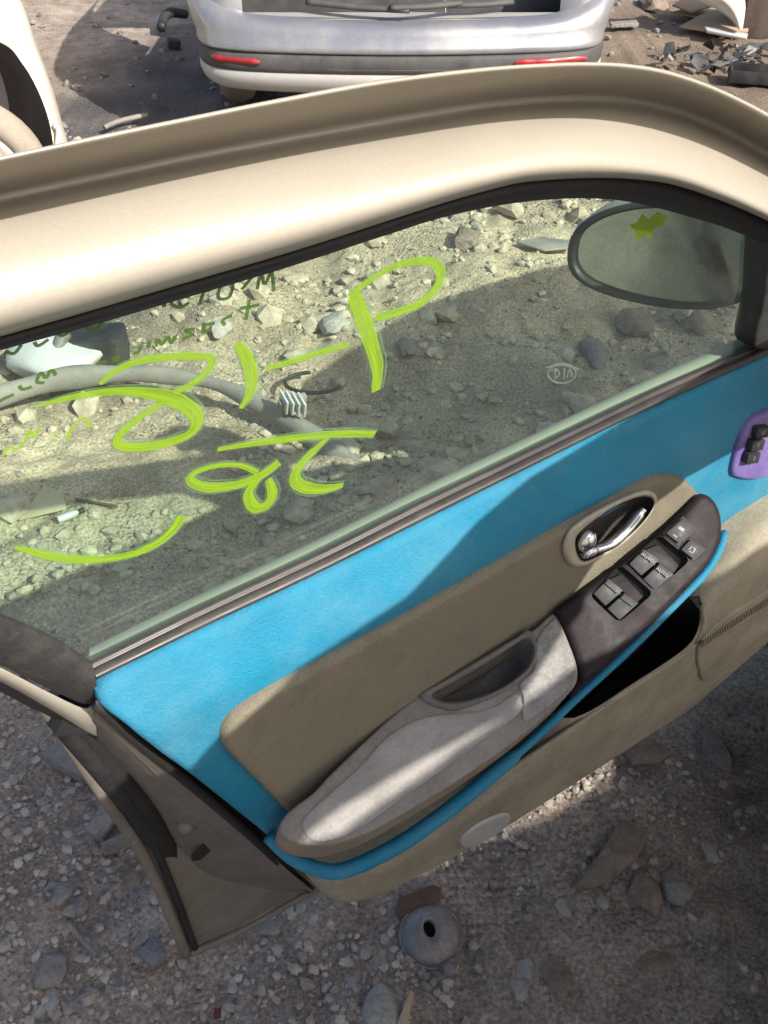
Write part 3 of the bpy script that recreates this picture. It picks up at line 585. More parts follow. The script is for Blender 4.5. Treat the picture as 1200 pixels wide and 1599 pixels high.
# ---- upper panel, blue vinyl
def wb(u, v): return .002+.027*sm(.0, -.085, v)
BL = [(160, 1058), (240, 1017), (320, 977), (500, 892), (725, 779), (900, 692), (987, 649), (1090, 602), (1200, 552), (1300, 505), (1390, 520), (1400, 640), (1330, 735), (1260, 765), (1200, 802), (1150, 838), (1125, 870), (1080, 915), (1000, 970), (900, 1040), (780, 1120), (640, 1215), (540, 1300), (490, 1348), (450, 1334), (417, 1303), (354, 1252), (292, 1203), (250, 1173), (200, 1133), (160, 1102), (148, 1082)]
BH = [(372, 1150), (400, 1112), (500, 1052), (620, 990), (760, 910), (900, 830), (1010, 770), (1050, 765), (1062, 790), (1050, 850), (1000, 910), (900, 985), (800, 1050), (700, 1110), (600, 1190), (520, 1262), (490, 1268), (455, 1245), (410, 1200)]
door_pad('upper_panel', BL, wb, blue, door, .010, .009, .006, n=260, holes=[BH])
# ---- padded insert
INS = [(343, 1152), (347, 1128), (366, 1105), (410, 1076), (480, 1038), (600, 974), (750, 889), (880, 815), (940, 783), (1000, 749), (1035, 739), (1062, 744), (1080, 760), (1085, 780), (1056, 835), (983, 900), (872, 974), (833, 998), (705, 1074), (660, 1106), (572, 1192), (500, 1262), (460, 1272), (420, 1237), (380, 1197), (355, 1172)]
def wi(u, v): return wb(u, v)+.011
BZo = [(877.5, 852), (881, 872), (895, 886), (915, 884), (940, 872), (977, 847), (1010, 812), (1026, 785), (1025, 772), (1012, 764.5), (995, 767.5), (960, 782), (922, 802), (890, 825)]
BZi = [(899, 842), (900, 860), (909, 875), (925, 872), (952, 857), (987, 832), (1012, 805), (1021, 787), (1019, 779), (1007, 775), (985, 780), (952, 796), (922, 817), (905, 832)]
door_pad('cloth_insert', INS, wi, insertm, door, .009, .011, .01, n=200, holes=[BZi])
# ---- handle
oz = drail(catmull([(*p, 0) for p in BZo], 40, True), wi); 
def ring_loft(name, pairs, m, parent):
    rails = []
    for px, wf in pairs:
        c = catmull([(*p, 0) for p in px], 49, True); rails.append([loc(on_door(p.x, p.y, wf)) for p in c])
    n = 49; V = [p for r in rails for p in r]; Fc = [(a*n+i, a*n+(i+1) % n, (a+1)*n+(i+1) % n, (a+1)*n+i) for a in range(len(rails)-1) for i in range(n)]
    return obj(name, V, Fc, m, parent)
wo = lambda d: (lambda u, v: wi(u, v)+d)
def mix2(a, b, t): return [(p[0]*(1-t)+q[0]*t, p[1]*(1-t)+q[1]*t) for p, q in zip(a, b)]
hz = ring_loft('handle_bezel', [(BZo, wo(-.003)), (mix2(BZo, BZi, .1), wo(.003)), (mix2(BZo, BZi, .35), wo(.006)), (mix2(BZo, BZi, .75), wo(.006)), (mix2(BZo, BZi, .97), wo(.001)), (BZi, wo(-.006))], bezel, door)
cen = [(960, 825)]*len(BZi)
ring_loft('handle_bowl', [(BZi, wo(-.004)), (mix2(BZi, cen, .12), wo(-.014)), (mix2(BZi, cen, .4), wo(-.024)), (mix2(BZi, cen, .75), wo(-.028)), (mix2(BZi, cen, .99), wo(-.029))], bowlm, door)
lever = tube('door_handle', drail([(914, 862), (930, 858), (955, 848), (980, 826), (998, 804), (1006, 794)], wo(.004)), lambda t: (.0085 if t < .15 else .0060+.0016*math.sin(t*3.1))*(1 if t < .93 else .75), chrome, door, 40, 12)
pv = on_door(917, 845, wo(.002)); pvv = loc(pv)
bm_ = bmesh.new(); bmesh.ops.create_uvsphere(bm_, u_segments=20, v_segments=12, radius=.0135)
for v in bm_.verts: v.co = Vector((v.co.x*.95, v.co.y*.75, v.co.z*1.15))
piv = obj('handle_pivot', [v.co+pvv for v in bm_.verts], [tuple(v.index for v in f.verts) for f in bm_.faces], chrome, door); bm_.free()

# ---- lower panel with map pocket
WLV = ((-.9, .05), (-.62, .072), (-.50, .090), (-.37, .100), (-.30, .097), (-.18, .050), (0, .03))
def wl(u, v):
    b = float(np.interp(v, [a for a, _ in WLV], [c for _, c in WLV])); return .045+(b-.045)*sm(.10, .27, u)
LO = [(452, 1335), (500, 1352), (560, 1342), (650, 1295), (760, 1220), (900, 1100), (1000, 1012), (1080, 935), (1118, 885), (1140, 850), (1200, 802), (1270, 765), (1340, 745), (1390, 800), (1380, 880), (1300, 920), (1200, 985), (1150, 1028), (1100, 1071), (1060, 1105), (1000, 1142), (900, 1206), (780, 1281), (700, 1327), (600, 1378), (540, 1398), (505, 1394), (480, 1368)]
PK = [(745, 1232), (800, 1188), (905, 1094), (1000, 1009), (1066, 942), (1088, 926), (1097, 945), (1092, 978), (1075, 1008), (1036, 1037), (960, 1087), (830, 1181), (770, 1222)]
door_pad('lower_panel', LO, wl, beige, door, .020, .020, .05, holes=[PK], n=240)
wlo = lambda d: (lambda u, v: wl(u, v)+d)
pkc = [(940, 1075)]*len(PK)
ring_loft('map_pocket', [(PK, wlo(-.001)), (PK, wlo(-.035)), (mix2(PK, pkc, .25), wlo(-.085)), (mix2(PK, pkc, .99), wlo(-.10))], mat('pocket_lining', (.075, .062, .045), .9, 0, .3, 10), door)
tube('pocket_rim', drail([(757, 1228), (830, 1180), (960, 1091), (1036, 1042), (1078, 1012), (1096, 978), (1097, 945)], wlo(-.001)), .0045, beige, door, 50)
# blue piping under the armrest
tube('blue_piping', drail([(420, 1306, .036), (440, 1326, .050), (462, 1343, .064), (500, 1358, .088), (532, 1360, .100), (580, 1342, .108), (650, 1302, .112), (740, 1234, .112), (830, 1158, .112), (900, 1091, .110), (980, 1017, .106), (1060, 938, .100), (1100, 896, .092), (1122, 862, .084), (1132, 832, .064)]), lambda t: .0072+.0028*math.sin(3.14*min(1, t*1.6+.1)) if t < .45 else .0055, blue, door, 110, 12)
# ---- armrest
ARM = Tilt((650, 1090, .040), (860, 957, .044), (640, 1266, .130))
AR = [(436, 1298), (441, 1280), (458, 1262), (490, 1238), (520, 1206), (600, 1130), (650, 1090), (700, 1063), (770, 1022), (830, 986), (858, 962), (868, 958), (880, 985), (896, 1025), (902, 1052), (895, 1075), (860, 1110), (800, 1160), (720, 1216), (640, 1265), (580, 1298), (530, 1317), (490, 1321), (455, 1314)]
CUP = [(674, 1086), (700, 1070), (760, 1035), (806, 1005), (821, 997), (829, 1004), (832, 1022), (821, 1046), (785, 1073), (742, 1090), (703, 1096)]
arm = ARM.pad('armrest', AR, armm, door, .004, .003, Vector((0, .016, -.048)), holes=[CUP], grid=.009, n=170, side=armfront)
ARp = [(482, 1307), (474, 1282), (500, 1254), (560, 1200), (596, 1160), (625, 1138), (660, 1122), (700, 1116), (738, 1113), (775, 1103), (806, 1083), (813, 1094), (812, 1112), (740, 1166), (640, 1238), (560, 1294), (510, 1313)]
ARM.pad('worn_patch', ARp, armpatch, arm, .002, .001, None, grid=.012, lift=.0022, n=110)
cupc = [(762, 1056)]*len(CUP)
def tilt_ring(T, name, pairs, m, parent, n=61):
    V = []
    for px, h in pairs:
        c = catmull([(*p, 0) for p in px], n, True); V += [T.to3(*T.at(p.x, p.y, 0), h) for p in c]
    Fc = [(a*n+i, a*n+(i+1) % n, (a+1)*n+(i+1) % n, (a+1)*n+i) for a in range(len(pairs)-1) for i in range(n)]
    return obj(name, V, Fc, m, parent)
CUPo = [(652, 1088), (690, 1064), (757, 1024), (808, 994), (824, 982), (834, 996), (839, 1020), (828, 1048), (788, 1080), (742, 1101), (700, 1110)]
tilt_ring(ARM, 'pull_cup', [(CUPo, -.001), (mix2(CUPo, CUP, .15), .004), (mix2(CUPo, CUP, .6), .005), (mix2(CUPo, CUP, .95), .002), (CUP, -.003), (mix2(CUP, cupc, .06), -.035), (mix2(CUP, cupc, .3), -.060), (mix2(CUP, cupc, .99), -.064)], mat('grey_cup_plastic', (.12, .113, .105), .5, 0, .2, 12, dirt=.5, dirtc=(.27, .24, .2), dscale=18), door)
ARe = [(838, 1000), (862, 968), (872, 972), (884, 1000), (896, 1032), (897, 1058), (884, 1080), (850, 1108), (818, 1126), (817, 1092), (812, 1068), (834, 1044)]
ARM.pad('armrest_end_cover', ARe, mat('scuffed_grey_vinyl', (.30, .29, .275), .55, 0, .2, 20, bump=.4, bscale=260, dirt=.75, dirtc=(.10, .095, .09), dscale=45), arm, .003, .002, None, grid=.01, lift=.0028, n=80)
# ---- switch panel
SW = Tilt((890, 935, .050), (1080, 785, .050), (905, 1065, .120))
SP = [(866, 953), (892, 934), (930, 908), (980, 874), (1027, 836), (1066, 796), (1085, 774), (1100, 772), (1115, 785), (1124, 808), (1124, 836), (1114, 866), (1095, 893), (1065, 925), (1020, 968), (970, 1014), (925, 1054), (906, 1067), (901, 1044), (886, 994), (872, 966)]
RC1 = [(1030, 838), (1036, 840), (1070, 868), (1074, 876), (1068, 884), (1030, 917), (1022, 920), (1014, 915), (984, 885), (981, 879), (986, 873), (1024, 841)]
RC2 = [(968, 886), (975, 887), (1013, 920), (1017, 927), (1012, 934), (974, 966), (966, 969), (958, 964), (928, 936), (925, 928), (931, 921), (962, 889)]
swp = SW.pad('switch_panel', SP, swpanel, door, .009, .008, Vector((0, .012, -.04)), holes=[RC1, RC2], grid=.008, n=150)
for rc in (RC1, RC2):
    c = [(sum(p[0] for p in rc)/len(rc), sum(p[1] for p in rc)/len(rc))]*len(rc)
    tilt_ring(SW, 'switch_well', [(rc, .0005), (rc, -.010), (mix2(rc, c, .99), -.011)], swdeep, swp, 49)
def zc(*p): return [(840+a/4, 700+b/4) for a, b in p]
def inset(q, k):
    cx = sum(p[0] for p in q)/len(q); cy = sum(p[1] for p in q)/len(q); return [(cx+(x-cx)*k, cy+(y-cy)*k) for x, y in q]
switches = []
for q in (zc((655, 632), (755, 700), (648, 796), (572, 722)), zc((752, 722), (845, 790), (735, 888), (660, 818)), zc((435, 815), (528, 890), (425, 985), (348, 908)), zc((535, 905), (625, 968), (512, 1074), (436, 1002))):
    b = SW.block('window_switch', q, -.010, .0005, swblack, swp, .0012, .0035); switches.append((q, b))
    SW.block('switch_ridge', inset([q[0], q[1], ((q[1][0]*.72+q[2][0]*.28), (q[1][1]*.72+q[2][1]*.28)), ((q[0][0]*.72+q[3][0]*.28), (q[0][1]*.72+q[3][1]*.28))], .86), .0005, .0052, swblack, b, .0008)
for q in (zc((755, 600), (885, 730), (845, 790), (660, 640)), zc((525, 785), (660, 925), (620, 965), (440, 820))):
    SW.block('switch_base', q, -.0105, -.004, swpanel, swp, .001)
def text_on(T, s, px, py, size, m, parent, lift, ax, ay):
    """text baseline direction from pixel ax to ay"""
    o = Vector(T.to3(*T.at(px, py, lift), lift)); x = (Vector(T.to3(*T.at(*ay, lift), lift))-Vector(T.to3(*T.at(*ax, lift), lift))).normalized()
    y = T.n.cross(x); M = Matrix((( x.x, y.x, T.n.x, o.x), (x.y, y.y, T.n.y, o.y), (x.z, y.z, T.n.z, o.z), (0, 0, 0, 1)))
    return text_mesh('lettering', s, size, m, parent, M)
for (q, b) in switches[:2]:
    x0 = (q[0][0]*.8+q[3][0]*.2, q[0][1]*.8+q[3][1]*.2); x1 = (q[1][0]*.8+q[2][0]*.2, q[1][1]*.8+q[2][1]*.2)
    text_on(SW, 'AUTO', (x0[0]+x1[0])/2, (x0[1]+x1[1])/2, .0068, swmark, b, .0056, x0, x1)
for q, s in ((zc((905, 438), (978, 500), (882, 594), (802, 530)), 'bar'), (zc((955, 568), (1038, 632), (972, 692), (896, 632)), 'dia')):
    SW.block('button_collar', inset(q, 1.22), -.004, .0012, swdeep, swp, .001)
    b = SW.block('lock_switch' if s == 'bar' else 'window_lock_button', q, -.002, .0055, swblack, swp, .0018)
    cx = sum(p[0] for p in q)/4; cy = sum(p[1] for p in q)/4
    if s == 'bar': SW.block('switch_symbol', [(cx-1, cy-8), (cx+7, cy-2), (cx+4, cy+2), (cx-4, cy-4)], .0054, .0060, swmark, b, .0001); SW.block('switch_symbol', [(cx-11, cy+5), (cx-5, cy+9), (cx-6, cy+10.5), (cx-12, cy+6.5)], .0054, .0060, swmark, b, .0001)
    else:
        for d in ([(cx-6, cy), (cx-1, cy-5), (cx+0.5, cy-4), (cx-4.5, cy+1)], [(cx-5, cy+2), (cx+2, cy+5), (cx+1.5, cy+6.5), (cx-5.5, cy+3.5)], [(cx, cy-4.5), (cx+6, cy-1), (cx+3, cy+5), (cx+1, cy+4), (cx+3, cy-1)]):
            SW.block('switch_symbol', d, .0054, .0060, swmark, b, .0001)
# ---- seat memory switch
MT = Tilt((1150, 735, .042), (1235, 690, .042), (1200, 640, .036))
MP = [(1139, 735), (1146, 700), (1157, 672), (1172, 650), (1192, 640), (1225, 628), (1250, 640), (1245, 690), (1222, 725), (1195, 742), (1170, 747), (1148, 744)]
mp_ = door_pad('memory_switch_plate', MP, lambda u, v: wb(u, v)+.007, purple, door, .005, .006, .01, n=80)
class DP:                                            # tiny helper: blocks on the panel surface
    pass
def dblock(name, px, h0, h1, m, parent, bev=.0015):
    q = [on_door(x, y, lambda u, v: wb(u, v)+h1) for x, y in px]; k = len(q)
    V = [loc((p.x, p.y, p.z-(h1-h0))) for p in q]+[loc(p) for p in q]
    return bevel(obj(name, V, [tuple(range(k)), tuple(range(k, 2*k))]+[(i, (i+1) % k, k+(i+1) % k, k+i) for i in range(k)], m, parent, False), bev)
for (cx, cy, s) in ((1192, 677, 'SET'), (1184, 697, '1'), (1177, 717, '2')):
    q = [(cx-7, cy-8), (cx+13, cy-10), (cx+8, cy+7), (cx-11, cy+9)]
    b = dblock('memory_button', q, .004, .0165, swblack, mp_, .0025)
    o = loc(on_door(cx+1, cy-1, lambda u, v: wb(u, v)+.0168)); x = (loc(on_door(cx+10, cy-2.5, .05))-loc(on_door(cx-10, cy+2.5, .05))).normalized(); nrm = Vector((0, -1, .12)).normalized(); y = nrm.cross(x).normalized(); nrm = x.cross(y)
    text_mesh('lettering', s, .0075, swmark, b, Matrix(((x.x, y.x, nrm.x, o.x), (x.y, y.y, nrm.y, o.y), (x.z, y.z, nrm.z, o.z), (0, 0, 0, 1))))
# ---- speaker grille, courtesy lamp
SG = [(1090, 1004), (1118, 972), (1160, 944), (1210, 912), (1300, 860), (1340, 880), (1300, 916), (1200, 980), (1145, 1026), (1100, 1062), (1088, 1040)]
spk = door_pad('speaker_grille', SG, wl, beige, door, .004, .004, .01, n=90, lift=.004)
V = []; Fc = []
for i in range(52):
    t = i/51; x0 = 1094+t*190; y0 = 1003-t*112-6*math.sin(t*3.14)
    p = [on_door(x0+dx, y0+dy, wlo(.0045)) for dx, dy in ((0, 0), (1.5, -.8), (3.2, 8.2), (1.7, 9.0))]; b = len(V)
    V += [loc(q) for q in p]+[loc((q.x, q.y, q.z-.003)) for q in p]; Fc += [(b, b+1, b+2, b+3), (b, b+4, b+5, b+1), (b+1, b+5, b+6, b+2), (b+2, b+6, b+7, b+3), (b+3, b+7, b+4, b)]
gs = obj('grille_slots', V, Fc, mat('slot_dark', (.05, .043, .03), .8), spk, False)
LP = [(716, 1314), (722, 1303), (745, 1285), (772, 1272), (790, 1268), (796, 1274), (788, 1288), (765, 1305), (740, 1318), (722, 1321)]
door_pad('courtesy_lamp', LP, wl, lampm, door, .004, .005, .01, n=60, lift=.004)
# ---- rear end of the door: jamb, latch, skin
J0 = [(150, 1092, .004), (215, 1152, .002), (300, 1222, .0), (380, 1292, .0), (440, 1350, .005), (490, 1392, .02)]
J1 = [(148, 1128, -.03), (208, 1188, -.03), (268, 1252, -.03), (330, 1310, -.03), (395, 1362, -.025), (484, 1392, -.01)]
J2 = [(120, 1118, -.06), (205, 1204, -.06), (250, 1262, -.06), (290, 1328, -.06), (350, 1380, -.055), (478, 1392, -.03)]
J3 = [(100, 1110, -.085), (196, 1212, -.085), (242, 1268, -.085), (282, 1334, -.085), (346, 1388, -.08), (474, 1398, -.05)]
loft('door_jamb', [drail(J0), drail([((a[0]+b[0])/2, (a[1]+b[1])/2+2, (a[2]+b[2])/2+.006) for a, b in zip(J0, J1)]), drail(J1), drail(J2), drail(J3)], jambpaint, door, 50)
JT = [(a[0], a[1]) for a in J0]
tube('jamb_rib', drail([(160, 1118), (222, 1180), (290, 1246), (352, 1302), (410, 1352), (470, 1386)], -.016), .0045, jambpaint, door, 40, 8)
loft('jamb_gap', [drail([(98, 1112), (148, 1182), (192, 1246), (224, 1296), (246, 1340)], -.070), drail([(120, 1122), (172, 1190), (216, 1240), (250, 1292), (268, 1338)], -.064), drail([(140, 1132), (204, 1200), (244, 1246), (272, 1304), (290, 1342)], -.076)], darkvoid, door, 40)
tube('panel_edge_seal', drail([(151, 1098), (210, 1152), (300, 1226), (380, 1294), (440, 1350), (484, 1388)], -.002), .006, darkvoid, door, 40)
lp_ = loc(on_door(296, 1292, -.042))
def on_jamb(px, py): 
    return loc(on_door(px, py, -.042))
jn = Vector((-.80, -.5, .3)).normalized()
def disc(name, c, nrm, r0, r1, h, m, parent, seg=16):
    q = nrm.to_track_quat('Z', 'Y'); V = []
    for r, z in ((r0, 0), (r0, h*.5), (r1, h), (r1*.5, h*1.15)):
        V += [c+q@Vector((math.cos(2*math.pi*k/seg)*r, math.sin(2*math.pi*k/seg)*r, z)) for k in range(seg)]
    Fc = [(a*seg+k, a*seg+(k+1) % seg, (a+1)*seg+(k+1) % seg, (a+1)*seg+k) for a in range(3) for k in range(seg)]+[tuple(3*seg+k for k in range(seg))]
    return obj(name, V, Fc, m, parent)
disc('jamb_bolt', on_jamb(290, 1289), jn, .011, .007, .008, jambpaint, door)
sl_ = [on_jamb(*p) for p in ((302, 1330), (328, 1308), (340, 1306), (342, 1316), (318, 1338), (304, 1340))]
prism('latch_slot', [p+jn*.006 for p in sl_], -jn*.004, darkvoid, door, .0006)
# skin and its folded lip
def wsk(u, v): return -.085+.045*sm(-.35, -.64, v)
SK = [(70, 1102), (122, 1180), (170, 1252), (212, 1312), (242, 1370), (270, 1436), (292, 1491), (305, 1489), (372, 1454), (484, 1392), (600, 1330), (760, 1235), (900, 1155), (1040, 1075), (1200, 975), (1320, 880), (1330, 520), (1180, 575), (900, 700), (662, 815), (500, 896), (320, 980), (150, 1066)]
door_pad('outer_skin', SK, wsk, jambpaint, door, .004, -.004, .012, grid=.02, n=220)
tube('rear_lip', drail([(30, 1066), (70, 1104), (122, 1182), (170, 1254), (212, 1314), (242, 1372), (270, 1438), (291, 1490)], lambda u, v: wsk(u, v)+.004), lambda t: .0075, jambpaint, door, 60, 10)
tube('rear_rubber', drail([(88, 1118), (140, 1180), (190, 1240), (222, 1282), (246, 1330), (275, 1400), (305, 1480)], lambda u, v: wsk(u, v)+.008), lambda t: .012 if t < .5 else .012-.007*sm(.5, .62, t), rubber, door, 60, 10)
tube('bottom_hem', drail([(291, 1490), (372, 1455), (484, 1393), (600, 1332)], lambda u, v: wsk(u, v)+.003), .006, jambpaint, door, 40, 8)
door_pad('exterior_panel', [(x, y) for x, y in SK if not (x < 60)], lambda u, v: wsk(u, v)-.020, champagne, door, .01, -.006, None, grid=.02, n=200)
box('door_check_block', loc(on_door(120, 1118, -.07)), (.05, .03, .03), rubber, door, (0, .6, 0), .006)
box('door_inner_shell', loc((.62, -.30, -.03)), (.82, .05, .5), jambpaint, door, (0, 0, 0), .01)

# ---------------------------------------------------------------- wing mirror on the door's outside
def ell(cx, cy, rx, ry, n, p=2.4, rot=0, cut=0):
    o = []
    for k in range(n):
        a = 2*math.pi*k/n; c, s = math.cos(a), math.sin(a)
        x = math.copysign(abs(c)**(2/p), c)*rx; y = math.copysign(abs(s)**(2/p), s)*ry
        o.append((cx+x*math.cos(rot)-y*math.sin(rot), cy+x*math.sin(rot)+y*math.cos(rot)))
    return o
# mirror head in its own frame: centre, face normal towards the rear and the driver
mc = at_depth(1032, 402, 1.36)
mn = ((-EU)*.90+EW*.385+Vector((0, 0, .02))).normalized(); mx_ = EV.cross(mn).normalized(); my_ = mn.cross(mx_)
def mfr(x, y, d): 
    p = mc+mx_*x+my_*y+mn*d; q = p-A0; return Vector((q.dot(EU), -q.dot(EW), q.dot(EV)+BELT))
def mpx(px, py):
    d = ray(px, py); t = (mc-CAM).dot(mn)/d.dot(mn); p = CAM+d*t-mc; return p.dot(mx_), p.dot(my_)
MO = [(885, 405), (893, 365), (925, 338), (970, 322), (1020, 316), (1090, 320), (1150, 338), (1185, 375), (1192, 425), (1170, 465), (1120, 482), (1050, 482), (980, 470), (925, 452), (896, 432)]
MI = [(906, 405), (914, 375), (945, 350), (985, 337), (1030, 333), (1090, 338), (1138, 352), (1156, 385), (1156, 425), (1142, 460), (1105, 472), (1050, 470), (985, 457), (938, 441), (914, 425)]
MI = [(a[0]*.55+b[0]*.45, a[1]*.55+b[1]*.45) for a, b in zip(MI, MO)]
def mring(name, sets, m, parent, n=61, cap=False):
    V = []
    for px, d, k in sets:
        c = catmull([Vector((*mpx(*p), 0)) for p in px], n, True); cx = sum(c, Vector())/n
        V += [mfr(cx.x+(q.x-cx.x)*k, cx.y+(q.y-cx.y)*k, d) for q in c]
    Fc = [(a*n+i, a*n+(i+1) % n, (a+1)*n+(i+1) % n, (a+1)*n+i) for a in range(len(sets)-1) for i in range(n)]
    if cap: Fc.append(tuple((len(sets)-1)*n+i for i in range(n)))
    return obj(name, V, Fc, m, parent)
mirror = mring('mirror_housing', [(MI, -.012, 1), (MI, .0, 1.0), (MI, .003, 1.03), (MO, .001, .99), (MO, -.008, 1.0)], blackpl, door)
mring('mirror_shell', [(MO, -.008, 1.0), (MO, -.014, 1.012), (MO, -.05, 1.0), (MO, -.085, .85), (MO, -.11, .5)], champagne, door, cap=True)
mglass = mring('mirror_glass', [(MI, -.008, 1.0)], mat('mirror_silver', (.40, .48, .44), .05, 1.0, .02, 5, dirt=.12, dirtc=(.28, .29, .26), dscale=8), door, cap=True)
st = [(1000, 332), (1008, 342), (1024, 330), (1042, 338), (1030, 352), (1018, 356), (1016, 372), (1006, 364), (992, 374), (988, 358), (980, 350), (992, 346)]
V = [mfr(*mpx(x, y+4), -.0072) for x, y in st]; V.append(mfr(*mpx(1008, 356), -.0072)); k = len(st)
obj('painted_reflection', V, [(i, (i+1) % k, k) for i in range(k)], marker, mglass, False)  # reflection of a yellow star, painted as a flat shape on the mirror glass
box('mirror_arm', loc((1.07, .05, -.10)), (.07, .12, .08), rubber, door, (0, .2, 0), .02)

# ---------------------------------------------------------------- the car the door hangs on (mostly outside the picture)
car = empty('sedan', (1.4, .2, 0)); tag(car, 'champagne sedan shell at the right that the open door hangs on', 'car')
cb = Vector(car.location)
def S14(x, y, z): return Vector((x, y, 1.4))+SUN*(z-1.4)-cb
left = [(.30, -.6, 1.40), (.39, -.2, 1.40), (.426, .02, 1.40), (.43, .06, 1.40), (.472, .149, 1.39), (.564, .246, 1.37), (.604, .355, 1.33), (.646, .422, 1.29), (.78, .545, 1.18), (.90, .652, 1.07), (1.04, .77, .95)]
right = [(.585, -.6, 1.41), (.60, -.2, 1.41), (.624, -.053, 1.41), (.651, -.023, 1.405), (.728, .039, 1.39), (.835, .112, 1.37), (.885, .27, 1.33), (.85, .39, 1.29), (.923, .481, 1.18), (1.017, .552, 1.07), (1.16, .68, .95)]
V = []; 
for a, b in zip(left, right):
    p, q = S14(*a), S14(*b); V += [p, p.lerp(q, .5)+Vector((0, 0, .015)), q, q+Vector((0, 0, -.035)), p+Vector((0, 0, -.035))]
n5 = len(left); Fc = [(i*5+k, i*5+(k+1) % 5, (i+1)*5+(k+1) % 5, (i+1)*5+k) for i in range(n5-1) for k in range(5)]+[tuple(range(5)), tuple((n5-1)*5+k for k in range(5))]
obj('roof_rail_and_pillar', V, Fc, champagne, car)
hd = [(.585, -.6), (.625, -.13), (.661, -.094), (.696, -.082), (.725, -.051), (.769, -.010), (.814, .035), (.869, .087), (.935, .151), (1.05, .22), (1.192, .296), (1.259, .369), (1.5, .50), (1.9, .60), (2.35, .55), (2.5, -.4), (2.4, -1.9), (1.4, -2.1), (.35, -1.9), (.30, -.6)]
sun_hole = [at_z(x, y, 0)+SUN*1.395 for x, y in ((650, 1372), (800, 1298), (930, 1222), (962, 1188), (960, 1130), (880, 1100), (700, 1200), (640, 1300))]  # added roof opening, shaped to let sun onto the strip under the door
hd2 = [Vector((x, y, 0)) for x, y in hd]
for zz, nm in ((1.392, 'roof_lining'), (1.400, 'roof')):
    pad2(nm, hd2, lambda x, y, h, zz=zz: Vector((x, y, zz))-cb, champagne, car, .01, 0, None, [[(q.x, q.y) for q in sun_hole]], .12)
def cbox(name, c, s, m, rz=0.0, bev=.02): return box(name, Vector(c)-cb, s, m, car, (0, 0, rz), bev)
cbox('sill', (.80, .10, .24), (.12, 2.0, .17), champagne, -.08, .03)
cbox('floor', (1.45, .0, .27), (1.5, 2.6, .06), jambpaint, 0, .01)
cbox('dashboard', (1.55, 1.38, .78), (1.35, .36, .34), blackpl, 0, .08)
cbox('front_apron', (1.15, 1.75, .60), (.08, 1.0, .55), jambpaint, -.25, .02)
cbox('seat_base', (1.25, -.35, .42), (.52, .55, .20), beige, 0, .07)
cbox('seat_back', (1.25, -.72, .78), (.50, .16, .62), beige, 0, .06)
cbox('rear_quarter', (.62, -1.5, .62), (.12, 1.5, .62), champagne, 0, .04)
prism('bonnet_shadow_plate', [Vector(p)-cb for p in ((.74, 1.24, 1.0), (.852, 1.48, 1.12), (1.168, 1.87, 1.14), (1.72, 2.19, 1.14), (2.3, 2.0, 1.10), (2.25, 1.1, 1.0))], (0, 0, .03), champagne, car, .01)  # unseen raised plate, outlined so its edge throws the ground shadow

# ---------------------------------------------------------------- silver car with its rear bumper towards us
sv = empty('silver_car', (.07, 4.08, 0)); tag(sv, 'dusty silver car seen from behind with an open tailgate', 'car')
plan = [(-.885, 1.1), (-.89, .62), (-.87, .33), (-.835, .19), (-.765, .10), (-.60, .045), (-.30, .012), (0, 0), (.30, .012), (.60, .045), (.765, .10), (.835, .19), (.87, .33), (.89, .62), (.885, 1.1)]
def lvl(z, yo, s=1.0, sub=None, zf=None):
    return [Vector((x*s, y+yo, z+(zf(x) if zf else 0))) for x, y in plan if sub is None or sub[0] <= x <= sub[1]]
bow = lambda x: .012*(1-(x/.88)**2)
loft('bumper', [lvl(.440, .022), lvl(.450, .000), lvl(.460, -.010), lvl(.475, .004), lvl(.51, .014, 1.02, None, lambda x: .02*(x/.88)**2), lvl(.535, .026, 1.035, None, lambda x: .05*(x/.88)**4), lvl(.555, .055, 1.04, None, lambda x: .10*(x/.88)**6), lvl(.560, .11, 1.035, None, lambda x: .20*(x/.88)**8)], silver, sv, 110)
loft('bumper_skirt', [lvl(.378, .022), lvl(.368, .0), lvl(.34, -.002), lvl(.31, .012, .99), lvl(.285, .05, .97), lvl(.28, .12, .93)], silverlow, sv, 110)
loft('bumper_strip', [lvl(.446, .026), lvl(.444, .002), lvl(.432, -.006), lvl(.388, -.006), lvl(.374, .004), lvl(.370, .026)], trimgrey, sv, 110)
loft('strip_step', [lvl(.398, -.002, 1, (-.5, .5)), lvl(.394, -.008, 1, (-.5, .5)), lvl(.388, -.006, 1, (-.5, .5)), lvl(.386, .004, 1, (-.5, .5))], trimgrey, sv, 40)
def bpl(x): 
    for (x0, y0), (x1, y1) in zip(plan, plan[1:]):
        if x0 <= x <= x1 and x1 > x0: return y0+(y1-y0)*(x-x0)/(x1-x0)
def refl(x0, x1):
    xs_ = np.linspace(x0, x1, 9); r = []
    for z, d in ((.402, .000), (.404, -.016), (.426, -.016), (.430, .000)): r.append([Vector((x, bpl(x)+d, z if 0 < i < 8 else .413+(z-.413)*.4)) for i, x in enumerate(xs_)])
    loft('rear_reflector', r, redlens, sv, 24)
refl(-.79, -.575); refl(.46, .765)
